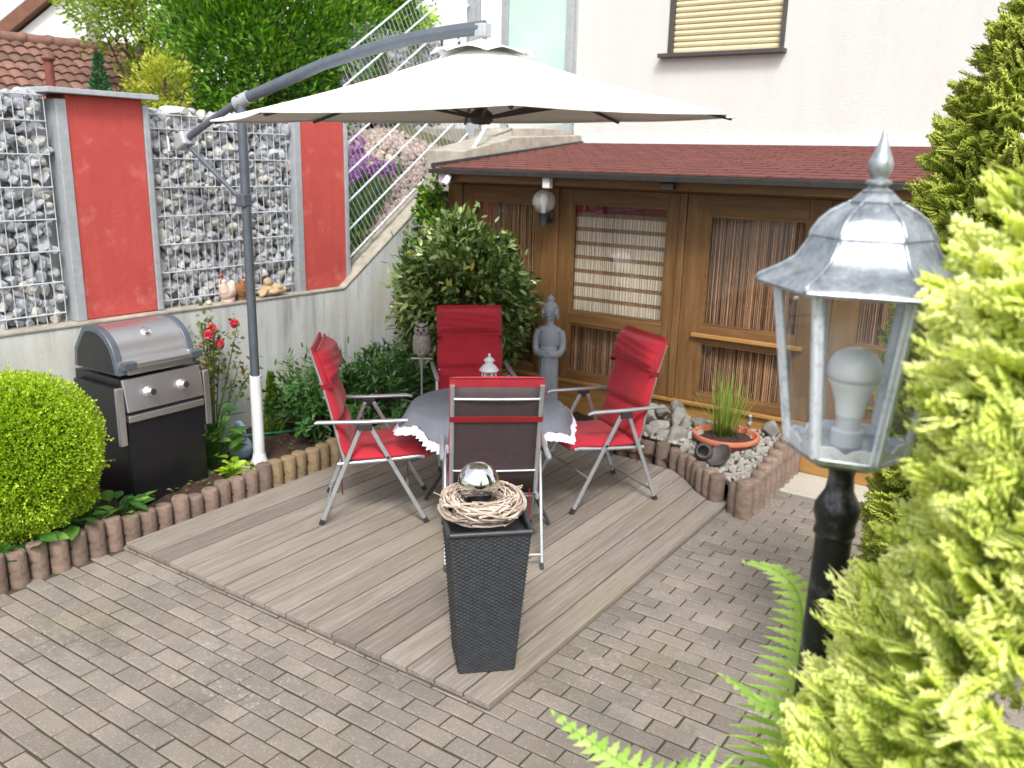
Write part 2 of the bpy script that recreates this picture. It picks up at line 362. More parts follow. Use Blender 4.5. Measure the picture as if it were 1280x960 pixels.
    leaf('leaf_weed', lin(40, 84, 30), lin(76, 122, 48), lin(124, 164, 72), .3)
    leaf('leaf_lime', lin(120, 160, 20), lin(160, 196, 40), lin(196, 216, 70), .4)
    leaf('leaf_hedge', lin(36, 78, 16), lin(78, 126, 28), lin(132, 174, 50), .4)
    leaf('leaf_tree', lin(110, 138, 44), lin(142, 166, 66), lin(176, 194, 100), .4)
    leaf('leaf_yellow', lin(130, 146, 46), lin(166, 178, 62), lin(190, 178, 84), .4)
    leaf('leaf_fir', lin(44, 84, 56), lin(66, 112, 76), lin(92, 140, 98), .2)
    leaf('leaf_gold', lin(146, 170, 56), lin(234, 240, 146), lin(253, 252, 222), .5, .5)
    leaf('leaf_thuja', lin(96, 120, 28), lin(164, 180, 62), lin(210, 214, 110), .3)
    leaf('leaf_fern', lin(112, 160, 56), lin(160, 200, 90), lin(206, 228, 140), .45, .4)
    leaf('leaf_grass', lin(96, 130, 46), lin(140, 176, 66), lin(180, 190, 104), .4)
    leaf('leaf_blue', lin(70, 110, 84), lin(104, 140, 92), lin(140, 160, 90), .3)
    leaf('petal_pink', lin(222, 56, 112), lin(234, 96, 140), lin(232, 130, 120), .4)
    leaf('petal_purple', lin(140, 88, 170), lin(172, 120, 200), lin(200, 156, 220), .4)
make_materials()

# ------------------------------------------------------------------ foliage helpers
LEAF4 = (np.array([[0, 0, 0], [.5, .5, .12], [1, 0, 0], [.5, -.5, .12]]), [np.array([[0, 1, 2], [0, 2, 3]])])
LEAF6 = (np.array([[0, 0, 0], [.3, .42, .1], [.7, .36, .08], [1, 0, -.06], [.7, -.36, .08], [.3, -.42, .1]]), [np.array([[0, 3, 2, 1], [0, 5, 4, 3]])])
def frames(d, up):
    """rotation matrices whose x axis is d and whose z axis leans to up"""
    d = norm(d); s = norm(np.cross(up, d)); u = np.cross(d, s)
    return np.stack([d, s, u], -1)
def leaves(mb, pos, d, up, L, W, tint, tpl=LEAF4):
    N = len(pos); L = np.broadcast_to(L, (N,)); W = np.broadcast_to(W, (N,))
    mb.tile(tpl[0], tpl[1], pos, frames(d, up), np.stack([L, W, W], 1), np.clip(np.broadcast_to(tint, (N,)), 0, 1))
def unit(n): return norm(rng.normal(size=(n, 3)))
def clumps(mb, c, rad, n, nclump, L, W, csize=.3, inner=.55, tpl=LEAF4, droop=0.0, upb=.3, tmean=.5, tvar=.22, zmin=None, spread=1.0):
    """leaves gathered in clumps through an ellipsoid's volume, most of them near its skin"""
    c, rad = np.asarray(c, float), np.asarray(rad, float)
    u = unit(nclump); rr = inner+(1-inner)*rng.random(nclump)**.5
    cc = u*rr[:, None]; ct = rng.normal(0, .14, nclump)
    k = rng.integers(0, nclump, n)
    p = cc[k]+rng.normal(0, csize, (n, 3))*spread
    o = norm(p+1e-6); P = c+p*rad
    if zmin is not None: m = P[:, 2] > zmin; P, o, k = P[m], o[m], k[m]
    d = norm(o+unit(len(P))*.9+np.array([0, 0, upb-droop])); up = norm(unit(len(P))+np.array([0, 0, .9])+o*.5)
    t = np.clip(tmean+ct[k]+rng.normal(0, tvar, len(P)), 0, 1)
    leaves(mb, P, d, up, L*rng.uniform(.65, 1.25, len(P)), W*rng.uniform(.7, 1.2, len(P)), t, tpl)
def ico(level=1):
    t = (1+5**.5)/2
    v = [(-1,t,0),(1,t,0),(-1,-t,0),(1,-t,0),(0,-1,t),(0,1,t),(0,-1,-t),(0,1,-t),(t,0,-1),(t,0,1),(-t,0,-1),(-t,0,1)]
    f = [(0,11,5),(0,5,1),(0,1,7),(0,7,10),(0,10,11),(1,5,9),(5,11,4),(11,10,2),(10,7,6),(7,1,8),(3,9,4),(3,4,2),(3,2,6),(3,6,8),(3,8,9),(4,9,5),(2,4,11),(6,2,10),(8,6,7),(9,8,1)]
    v = [list(norm(p)) for p in v]
    for _ in range(level):
        mid = {}; g = []
        def m(a, b):
            k = (min(a, b), max(a, b))
            if k not in mid: mid[k] = len(v); v.append(list(norm(np.array(v[a])+np.array(v[b]))))
            return mid[k]
        for a, b, c in f:
            x, y, z = m(a, b), m(b, c), m(c, a); g += [(a, x, z), (b, y, x), (c, z, y), (x, y, z)]
        f = g
    return np.array(v), np.array(f)
IV, IF = ico(1)
def rock_template(seed):
    """an angular stone: a ball cut by random flat planes"""
    r = np.random.default_rng(seed); v = IV.copy()
    for _ in range(9):
        nrm = norm(r.normal(size=3)); h = r.uniform(.5, .82); dd = v @ nrm
        v = v-np.maximum(dd-h, 0)[:, None]*nrm
    return v*r.uniform(.8, 1.2, 3)
ROCKS = [rock_template(s) for s in range(14)]
def rotmats(n):
    q = norm(rng.normal(size=(n, 4))); w, x, y, z = q.T
    return np.stack([np.stack([1-2*(y*y+z*z), 2*(x*y-z*w), 2*(x*z+y*w)], -1), np.stack([2*(x*y+z*w), 1-2*(x*x+z*z), 2*(y*z-x*w)], -1), np.stack([2*(x*z-y*w), 2*(y*z+x*w), 1-2*(x*x+y*y)], -1)], 1)
def stones(mb, pos, size, flat=1.0, tint=None):
    N = len(pos); k = rng.integers(0, len(ROCKS), N); R = rotmats(N); size = np.broadcast_to(size, (N,))
    t = rng.random(N) if tint is None else tint
    for j in range(len(ROCKS)):
        m = k == j
        if m.any(): mb.tile(ROCKS[j], [IF], pos[m], R[m], np.stack([size[m]*rng.uniform(.8, 1.25, m.sum()) for _ in range(3)], 1), t[m])
# ================================================================== SETTING
def structure(name, mb, mat, **kw):
    return tag(mb.build(name, mat, **kw), kind='structure')

def build_ground():
    m = MB(); m.span(-60, 40, -30, 60, -.6, -.075); structure('ground', m, 'earth')
    # paving: running bond, 200 x 100 mm stones, laid only where the bed, deck and slab leave room
    m = MB(); L, W, g = .1985, .0948, .0085
    xs = np.arange(-5.2, 1.6, L); ys = np.arange(-1.5, 8.4, W)
    for j, y in enumerate(ys):
        off = (L/2 if j % 2 else 0)
        for x in xs:
            cx, cy = x+off+L/2, y+W/2
            if cx < -4.46 and cy < 9: continue
            if -4.25 < cx < -1.95 and 2.75 < cy < 8: continue       # under the deck and the stone bed
            if cy > 6.3 or (cx < -1.75 and cy > 5.6): continue
            if -1.75 < cx < -.4 and 5.85 < cy: continue              # under the concrete slab
            if -.86 < cx and cy < 1.62: continue                     # under the raised terrace
            R = rotx(rnd.gauss(0, .009)) @ roty(rnd.gauss(0, .006)) @ rotz(rnd.gauss(0, .010))
            m.box((cx+rnd.gauss(0, .0008), cy+rnd.gauss(0, .0008), GROUND-.03+rnd.gauss(0, .0012)), (L-g+rnd.gauss(0, .0018), W-g+rnd.gauss(0, .0016), .06), R, min(1, max(0, rnd.gauss(.5, .2))), .0055)
    structure('paving', m, 'paver')
    m = MB(); m.span(-4.46, 3.2, -2.2, 6.36, -.07, GROUND-.007); structure('paving_joints', m, 'joint')
    m = MB(); m.span(-1.66, -.45, 5.88, 6.34, -.06, GROUND+.012); structure('concrete_slab', m, 'concrete_slab', bevel=.008)
    # soil bed between the palisade and the retaining wall, with a lumpy surface
    m = MB(); nx, ny = 26, 130; P = np.zeros((ny, nx, 3))
    for i, y in enumerate(np.linspace(.2, 6.4, ny)):
        for k, x in enumerate(np.linspace(-5.5, -4.45, nx)):
            P[i, k] = (x, y, .035+.035*math.sin(3*x+2.1*y)*math.sin(5*y)+rnd.gauss(0, .008)+.03*(k/nx < .4))
    m.grid(P)
    P = np.zeros((24, 60, 3))
    for i, y in enumerate(np.linspace(5.72, 6.42, 24)):
        for k, x in enumerate(np.linspace(-4.5, -2.4, 60)): P[i, k] = (x, y, .06+rnd.gauss(0, .008))
    m.grid(P); structure('soil', m, 'soil', smooth=180)
    # raised terrace the photograph is taken from
    m = MB(); m.span(-.8, 3.2, -2.2, 1.56, GROUND, .56); structure('terrace_bed', m, 'soil')
    # higher ground behind the retaining wall and the planted slope beside the steps
    m = MB(); m.prism([(-30, 1.0), (5.45, 1.0), (7.15, 2.15), (9.0, 2.5), (40, 2.6), (40, -.6), (-30, -.6)], -40, -5.72, 'x'); structure('hillside_ground', m, 'earth')

def build_deck():
    root = thing('wooden_deck', 'weathered grey plank deck under the table and chairs', 'deck', (-3.1, 4.1, GROUND))
    def end_y(x):
        xp = [-4.5, -2.62, -2.36, -2.20, -2.07, -1.93, -1.79]; yp = [5.74, 5.74, 5.69, 5.55, 5.40, 5.29, 5.36]
        return float(np.interp(x, xp, yp))
    edges = [-1.803, -1.943]; 
    while edges[-1] > -4.30: edges.append(edges[-1]-.158)
    edges[-1] = -4.405
    m = MB()
    for a, b in zip(edges, edges[1:]):
        x1, x0 = a-.005, b+.005; dz = rnd.gauss(0, .0012); y0 = 2.578+rnd.gauss(0, .002); t = min(1, max(0, rnd.gauss(.5, .22)))
        n = 6; xs = np.linspace(x0, x1, n)
        poly = [(x0, y0), (x1, y0)]+[(x, end_y(x)) for x in xs[::-1]]
        m.prism(poly, -.027+dz, dz, 'z', t)
    m.build('planks', 'deck_wood', root, world=True, bevel=.002, segs=1)
    f = MB(); f.span(-4.395, -1.81, 2.588, 2.618, GROUND+.002, -.029, .1); f.build('fascia_board', 'deck_wood', root, world=True)
    f = MB(); f.span(-1.842, -1.812, 2.62, 5.30, GROUND+.002, -.029, .1); f.build('fascia_board', 'deck_wood', root, world=True)
    f = MB()
    for y in np.arange(3.0, 5.6, .5): f.span(-4.36, -1.9, y, y+.06, GROUND+.002, -.029, .1)
    f.build('joist', 'deck_wood', root, world=True)

def palisade(x, y, z0, z1, r, mat, label, group):
    m = MB(); n = 14; ph = rnd.random()*6; h = z1-z0
    m.lathe([(r*.98, 0), (r, .02), (r*1.0, h-.014), (r*.93, h-.003), (r*.84, h), (0, h+.003)], n=n, tint=rnd.random(), phase=ph)
    o = m.build('palisade_post', mat, None, smooth=50); place(o, (x, y, z0)); o.rotation_euler = (rnd.gauss(0, .012), rnd.gauss(0, .012), 0)
    return tag(o, label, 'palisade post', group)

def build_palisades():
    y = 1.35
    while y < 5.62:
        early = y < 2.62
        palisade(-4.475+rnd.gauss(0, .006), y, GROUND-.05, (.138 if early else .125)+rnd.gauss(0, .009)+(.03 if y > 3.6 else 0), .0525, 'palisade' if y < 3.7 else 'palisade_tan',
                 'stubby reddish concrete palisade post edging the soil bed beyond the left deck corner' if early else
                 'stubby brown concrete palisade post between the deck and the soil bed' if y < 3.7 else 'stubby tan concrete palisade post between dark soil and deck by the left chair',
                 'palisade posts along the left soil bed')
        y += .1095
    # right bed: low row behind the deck, curving, then a taller row running to the veranda
    path = [(-4.36, 5.83), (-2.62, 5.80), (-2.36, 5.745), (-2.165, 5.60), (-2.03, 5.45), (-1.89, 5.34), (-1.74, 5.315)]
    pts = []; 
    for a, b in zip(path, path[1:]):
        a, b = np.array(a), np.array(b); n = max(1, round(np.linalg.norm(b-a)/.112))
        pts += [a+(b-a)*k/n for k in range(n)]
    for i, p in enumerate(pts):
        if p[0] < -3.0: continue
        palisade(p[0], p[1], GROUND-.05, .155+rnd.gauss(0, .008)+(.02 if p[0] > -2.2 else 0), .0535, 'palisade', 'short brown concrete palisade post on the curve between deck and stone bed', 'short palisade posts round the stone bed')
    palisade(-1.745, 5.30, GROUND-.05, .165, .05, 'palisade', 'short brown concrete palisade post on the curve between deck and stone bed', 'short palisade posts round the stone bed')
    palisade(-1.675, 5.265, GROUND-.05, .205, .06, 'palisade', 'single thick palisade post with a pale base at the front corner of the stone bed', None)
    y = 5.39; k = 0
    while y < 6.30:
        palisade(-1.66, y, GROUND-.05, .185+.165*(y-5.39)/.9+rnd.gauss(0, .004), .0535, 'palisade', 'tall brown palisade post of the row climbing from the bed corner to the veranda', 'tall palisade posts beside the slab'); y += .111

def build_walls():
    root = thing('retaining_wall', 'stained grey concrete retaining wall rising as a sloped parapet behind the grill', 'wall', (-5.5, 4.0, GROUND))
    m = MB(); m.prism([(-6, GROUND-.2), (8.0, GROUND-.2), (8.0, 2.52), (7.45, 2.385), (5.43, 1.06), (5.3, 1.072), (-6, 1.13)], -5.66, -5.45, 'x')
    m.build('wall_body', 'concrete', root, world=True, bevel=.012)
    m = MB(); m.prism([(5.43, 1.064), (7.45, 2.389), (8.0, 2.524), (8.0, 2.545), (7.44, 2.412), (5.425, 1.084), (-6, 1.155), (-6, 1.134)], -5.668, -5.441, 'x')
    m.build('coping', 'coping', root, world=True, bevel=.006)
    # landing wall beside the veranda roof
    root = thing('landing_wall', 'pale concrete landing wall above the left edge of the red veranda roof', 'wall', (-5.1, 7.8, GROUND))
    m = MB(); m.prism([(6.55, 1.9), (8.69, 2.1), (8.69, 2.49), (7.38, 2.425), (6.55, 2.275)], -5.44, -4.985, 'x')
    m.build('wall_body', 'coping', root, world=True, bevel=.01)
    h = MB(); h.path([(-5.02, 6.72, 2.29), (-5.05, 6.98, 2.52), (-5.35, 7.5, 2.62), (-5.7, 7.5, 2.62)], .018, 8); h.build('handrail', 'white_paint', root, world=True, smooth=60)

def mesh_panel(root, y0, y1, z0, z1, x):
    m = MB()
    for y in np.arange(y0+.02, y1, .0635): m.tube((x, y, z0), (x, y, z1), .0030, n=5)
    for z in np.arange(z0+.06, z1+.02, .2):
        m.tube((x+.0065, y0, z), (x+.0065, y1, z), .0042, n=6); m.tube((x-.0065, y0, z), (x-.0065, y1, z), .0042, n=6)
    m.tube((x+.006, y0, z1), (x+.006, y1, z1), .0042, n=6)
    return m
def stone_fill(root, y0, y1, z0, z1, x0, x1, sz=.045, step=.051):
    core = MB()
    P = []
    for x in np.arange(x1-.045, x0, -.075)[:2]:
        for z in np.arange(z0+.03, z1+.01, step):
            for y in np.arange(y0+.03, y1, step*1.08): P.append((x+rnd.gauss(0, .012), y+rnd.gauss(0, .018), z+rnd.gauss(0, .016)))
    P = np.array(P); s = sz*rng.uniform(.62, 1.25, len(P)); s[rng.random(len(P)) < .10] *= 1.35
    P[:, 0] = np.minimum(P[:, 0], x1-s*.75)
    stones(core, P, s, tint=rng.random(len(P)))
    core.span(x0, x0+.05, y0, y1, z0, z1-.05, .1)  # plain slab added behind the stones to block light between them
    tag(core.build('stone_fill', 'gabion_stone', root, world=True), kind='stuff')
def gabion(y0, y1, z0, z1, label, x1=-5.545, x0=-5.72):
    root = thing('gabion_wall', label, 'gabion wall', (x1, (y0+y1)/2, z0), 0, 'gabion walls of grey stones')
    stone_fill(root, y0, y1, z0, z1, x0, x1-.01)
    mesh_panel(root, y0, y1, z0, z1, x1).build('wire_mesh', 'wire', root, world=True)
    m = MB()
    for y in (y0+.1, y1-.1): m.span(x0-.03, x0, y-.02, y+.02, z0-.1, z1)
    m.build('back_post', 'galv', root, world=True)
def red_pillar(y0, y1, z0, z1, label, cap):
    root = thing('red_pillar', label, 'pillar', (-5.6, (y0+y1)/2, z0), 0, 'red pillars in the gabion wall')
    m = MB(); m.span(-5.74, -5.515, y0+.05, y1-.03, z0, z1); m.build('plaster_body', 'red_plaster', root, world=True, bevel=.006)
    for a, b in ((y0-.02, y0+.049), (y1-.029, y1+.012)):
        m = MB(); m.span(-5.75, -5.505, a, b, z0, z1-.03); m.build('edge_post', 'galv', root, world=True, bevel=.004)
    if cap: m = MB(); m.span(-5.80, -5.44, y0-.10, y1+.055, z1+.001, z1+.035); m.build('cap', 'galv', root, world=True, bevel=.004)
def build_gabions():
    gabion(1.0, 2.99, 1.106, 2.52, 'grey stone gabion left of the wide red pillar')
    red_pillar(3.06, 3.67, 1.10, 2.535, 'wide red plaster pillar with grey cap above the grill', True)
    gabion(3.69, 4.94, 1.094, 2.45, 'grey stone gabion between the two red pillars behind the umbrella pole')
    red_pillar(4.99, 5.56, 1.084, 2.50, 'narrower red pillar where the parapet starts to rise', False)
    s = MB(); s.add(ROCKS[3]*np.array([.11, .12, .05])+np.array([-5.62, 3.98, 2.485]), IF, .75); s = s.build('flat_stone', 'gabion_stone'); tag(s, 'flat pale stone lying loose on top of the gabion between pillars', 'stone')
    # sloped mat fence over the parapet
    root = thing('sloped_mesh_fence', 'slanting steel mesh fence with diagonal rails above the parapet', 'fence', (-5.56, 6.3, 1.6))
    sl = math.atan2(.836, 1.278); s = np.array([math.cos(sl), math.sin(sl)]); nrm = np.array([-s[1], s[0]]); X = -5.56
    o = np.array([5.585, 1.30]); m = MB(); m2 = MB()
    for k in range(8):
        a = o+nrm*(k*.205)
        t0 = max(0, (5.59-a[0])/s[0]); t1 = (7.35-a[0])/s[0]
        p, q = a+s*t0, a+s*t1
        for dx in (.007, -.007): m.tube((X+dx, p[0], p[1]), (X+dx, q[0], q[1]), .0062, n=6)
    for t in np.arange(-.2, 2.2, .055):
        a = o+s*t; lo, hi = 0.0, 7*.205
        if a[0] < 5.59: continue
        hi = min(hi, (a[0]-5.59)/max(1e-6, -nrm[0])) if nrm[0] < 0 else hi
        if hi <= .02: continue
        q = a+nrm*hi; m2.tube((X, a[0], a[1]), (X, q[0], q[1]), .0032, n=5)
    m.build('rail', 'wire', root, world=True); m2.build('wire_mesh', 'wire', root, world=True)
    m = MB(); m.span(X-.03, X+.03, 7.36, 7.42, 2.35, 3.9); m.build('post', 'galv', root, world=True)
    # second gabion up the slope, its yellow shrub and gravel come with the garden below
    root = thing('gabion_wall', 'small pinkish stone gabion high up the slope behind the umbrella arm', 'gabion wall', (-7.2, 8.0, 2.5), 0, 'gabion walls of grey stones')
    stone_fill(root, 7.2, 8.75, 2.6, 3.58, -7.25, -7.0); mesh_panel(root, 7.2, 8.75, 2.6, 3.58, -6.99).build('wire_mesh', 'wire', root, world=True)
    m = MB(); m.span(-7.0, -6.94, 7.52, 7.68, 2.5, 3.45); m.build('dark_post', 'anthracite', root, world=True)

def build_slope_garden():
    n = 2600; y = rng.uniform(5.6, 7.6, n); x = rng.uniform(-7.0, -5.74, n)
    z = np.interp(y, [5.45, 7.15, 9.0], [1.0, 2.15, 2.5])+.02+.25*np.clip(-5.9-x, 0, 1.3)
    m = MB(); P = np.zeros((30, 16, 3))
    for i, yy in enumerate(np.linspace(5.4, 8.0, 30)):
        for k, xx in enumerate(np.linspace(-7.1, -5.74, 16)): P[i, k] = (xx, yy, float(np.interp(yy, [5.45, 7.15, 9.0], [1.0, 2.15, 2.5]))+.25*min(1.3, max(0, -5.9-xx))-.01)
    m.grid(P); structure('slope_ground', m, 'earth', smooth=180)
    m = MB(); stones(m, np.stack([x, y, z], -1), rng.uniform(.012, .042, n)); tag(m.build('pink_gravel', 'pink_gravel'), 'pale pinkish gravel covering the slope behind the mesh fence', 'gravel', kind='stuff')
    def slope_z(x, y): return float(np.interp(y, [5.45, 7.15, 9.0], [1.0, 2.15, 2.5]))+.25*min(1.3, max(0, -5.9-x))
    spots = [(-6.0, 5.95, .42), (-6.15, 6.25, .40), (-6.05, 6.5, .34), (-6.3, 5.75, .5), (-6.3, 6.55, .36), (-5.95, 6.2, .26), (-6.5, 6.1, .46), (-6.15, 6.85, .22), (-5.9, 5.78, .34), (-6.1, 6.1, .36), (-6.4, 6.35, .42), (-6.25, 6.05, .44), (-5.92, 6.02, .3), (-6.55, 6.5, .4), (-6.0, 6.36, .3), (-6.6, 5.8, .5)]
    for i, (x, y, h) in enumerate(spots):
        root = thing('allium_plant', 'strappy leaved plant on the gravel slope behind the mesh fence', 'plant', (x, y, slope_z(x, y)), 0, 'plants on the gravel slope')
        m = MB(); nb = 170; a = rng.uniform(0, 2*PI, nb); r = rng.uniform(.0, .12, nb); lean = rng.uniform(.1, .75, nb)
        for k in range(nb):
            d = np.array([math.cos(a[k])*lean[k], math.sin(a[k])*lean[k], 1.0]); d = d/np.linalg.norm(d); L = h*rng.uniform(.55, 1.05); p0 = np.array([math.cos(a[k])*r[k], math.sin(a[k])*r[k], 0])
            s = norm(np.cross(d, (0, 0, 1.0)))*.008; p1 = p0+d*L*.6; p2 = p0+d*L+np.array([0, 0, -.25*L*lean[k]])
            m.add([p0-s, p0+s, p1+s*.9, p1-s*.9, p2], [[0, 1, 2, 3], [3, 2, 4]], rng.random())
        m.build('foliage', 'leaf_blue' if i % 3 else 'leaf_azalea', root)
        if i in (0, 1, 2, 3, 4):
            st = MB()
            for q in range(4 if i else 6):
                f = MB(); c = np.array([rnd.gauss(0, .10), rnd.gauss(0, .10), h*1.05+rnd.gauss(0, .05)]); u = unit(160); leaves(f, c+u*.045, u, unit(160), .045, .018, rng.random(160))
                f.build('flower', 'petal_purple', root); st.tube((c[0]*.3, c[1]*.3, 0), c, .003, n=5)
            st.build('stem', 'leaf_azalea', root)
            root['label'] = 'purple flowering allium clump behind the slanting mesh fence'
    m = MB(); clumps(m, (0, 0, .12), (.32, .3, .2), 1500, 26, .05, .026, .25, .3, zmin=-.1)
    o = m.build('ground_cover', 'leaf_ivy'); place(o, (-5.98, 5.85, slope_z(-5.98, 5.85))); tag(o, 'low green cushion plant at the foot of the gravel slope beside the red pillar', 'plant')
    m = MB(); clumps(m, (0, 0, .3), (.6, .5, .4), 3500, 40, .06, .03, .25, .3)
    o = m.build('yellow_shrub', 'leaf_yellow'); place(o, (-8.5, 9.3, 3.2)); tag(o, 'yellowish shrub above the upper gabion behind the umbrella arm', 'shrub')

def build_house():
    root = thing('house', 'white rendered house wall with a roller shutter window above the veranda', 'house', (-1.0, 8.8, GROUND))
    x0, x1, z0, z1 = -4.01, -2.805, 3.30, 4.55
    m = MB(); m.span(-5.09, x0, 8.7, 9.0, 0, 7); m.span(x1, 5, 8.7, 9.0, 0, 7); m.span(x0, x1, 8.7, 9.0, 0, z0); m.span(x0, x1, 8.7, 9.0, z1, 7)
    m.build('wall', 'stucco', root, world=True)
    w = MB(); w.span(x0, x0+.045, 8.69, 8.86, z0, z1); w.span(x1-.045, x1, 8.69, 8.86, z0, z1); w.span(x0, x1, 8.69, 8.86, z1-.05, z1)
    w = w.build('window', 'anthracite', root, world=True)
    s = MB(); s.span(x0-.07, x1+.03, 8.60, 8.72, z0-.045, z0-.005); s.build('sill', 'anthracite', w, world=True, bevel=.004)
    sh = MB(); z = z0+.005
    while z < z1-.06:
        sh.prism([(8.765, z), (8.745, z+.006), (8.738, z+.026), (8.745, z+.048), (8.765, z+.054)], x0+.047, x1-.047, 'x'); z += .0555
    sh.span(x0+.047, x1-.047, 8.77, 8.79, z0, z1-.05); sh.build('shutter', 'shutter', w, world=True)
    f = MB(); f.span(-4.95, 5, 8.665, 8.70, 2.40, 2.455); f.build('flashing', 'white_paint', root, world=True)
    # entrance recess left of the corner: side wall, frosted screen on metal posts
    m = MB(); m.span(-9.2, -5.09, 10.6, 10.8, 2.0, 7); m.span(-5.09, -4.8, 9.001, 10.6, 2.0, 7); m.build('entrance_wall', 'white_wall', root, world=True)
    root = thing('glass_screen', 'frosted greenish glass privacy screen between grey metal posts on the landing', 'screen', (-5.6, 8.7, 2.5))
    for x in (-6.01, -5.15): m = MB(); m.span(x-.04, x+.04, 8.62, 8.69, 2.47, 4.4); m.build('post', 'galv', root, world=True, bevel=.004)
    m = MB(); m.span(-5.965, -5.195, 8.645, 8.665, 2.60, 4.3); m.build('pane', 'frosted', root, world=True)
    m = MB(); m.span(-6.36, -6.055, 8.64, 8.67, 2.6, 4.3); m.build('side_panel', 'white_paint', root, world=True)
    m = MB(); m.span(-6.44, -6.37, 8.62, 8.69, 2.47, 4.4); m.build('post', 'galv', root, world=True, bevel=.004)
    m = MB(); m.span(-7.6, -5.1, 8.0, 10.6, 2.3, 2.53); structure('landing_floor', m, 'coping')
    # mailbox-like white box with dark frame on its post
    root = thing('letter_box', 'white letter box with a dark frame on a post behind the umbrella arm tip', 'letter box', (-6.62, 8.5, 2.53))
    m = MB(); m.span(-6.78, -6.52, 8.45, 8.55, 3.28, 3.66); m.build('box', 'white_paint', root, world=True)
    m = MB()
    for a in ((-6.79, -6.765, 3.27, 3.67), (-6.535, -6.51, 3.27, 3.67), (-6.765, -6.535, 3.645, 3.67), (-6.765, -6.535, 3.27, 3.295)): m.span(a[0], a[1], 8.435, 8.449, a[2], a[3])
    m.build('frame', 'anthracite', root, world=True)
    m = MB(); m.span(-6.67, -6.63, 8.48, 8.52, 2.53, 3.28); m.build('post', 'galv', root, world=True)

def pane_unit(veranda, x0, x1, z0, z1, gl, zs, yf=6.40, strings=True, blind=False):
    """one timber window or door leaf: frame, panes (glass + string curtain behind)"""
    a, b = gl
    rails = [(z0, zs[0][0])]+[(zs[i][1], zs[i+1][0]) for i in range(len(zs)-1)]+[(zs[-1][1], z1)]
    frame = bpy.data.objects.new('window', None); COL.objects.link(frame); frame.parent = veranda
    for c, d in ((x0, a), (b, x1)):
        w = MB(); w.span(c, d, yf-.02, yf+.05, z0, z1); w.build('stile', 'wood_up', frame, bevel=.006)
    for lo, hi in rails:
        r = MB(); r.span(a, b, yf-.019, yf+.049, lo, hi); r.build('rail', 'wood_across', frame, bevel=.005)
    for lo, hi in zs:
        g = MB(); g.span(a, b, yf+.012, yf+.016, lo, hi); g.build('glass_pane', 'glass', frame)
        t = MB(); q = .018
        for c in ((a, a+q, lo, hi), (b-q, b, lo, hi), (a+q, b-q, lo, lo+q), (a+q, b-q, hi-q, hi)): t.span(c[0], c[1], yf-.012, yf+.010, c[2], c[3], .8)
        t.build('bead', 'wood_across', frame)
        s = MB(); x = a+.004
        while x < b-.004:
            wd = rnd.uniform(.003, .006) if (blind and lo > .7) else rnd.uniform(.005, .010); s.span(x, x+wd, yf+.055+rnd.uniform(0, .012), yf+.062+rnd.uniform(.006, .012), lo-.005, hi+.005, rnd.random()); x += wd+(rnd.uniform(.010, .018) if (blind and lo > .7) else rnd.uniform(.004, .011))
        s.build('string_curtain', 'string_curtain', frame)
        if blind and lo > .7:
            q = MB(); z = lo+.02
            while z < hi-.1: q.span(a+.004, b-.004, yf+.044, yf+.047, z, z+.084); z += .118
            q.build('blind', 'blind_cloth', frame)
            q = MB(); q.span(a+.004, b-.004, yf+.0485, yf+.0505, lo+.01, hi-.08); q.build('sheer_layer', 'blind_sheer', frame)
            q = MB(); x = a+.01
            while x < b-.01: q.span(x, x+.0035, yf+.034, yf+.0365, lo+.005, hi-.08, rnd.random()*.7); x += rnd.uniform(.014, .03)
            q.build('string_curtain', 'string_curtain', frame)
            q = MB(); q.span(a+.002, b-.002, yf+.03, yf+.048, hi-.075, hi-.005); q.build('blind_box', 'red_dark', frame)

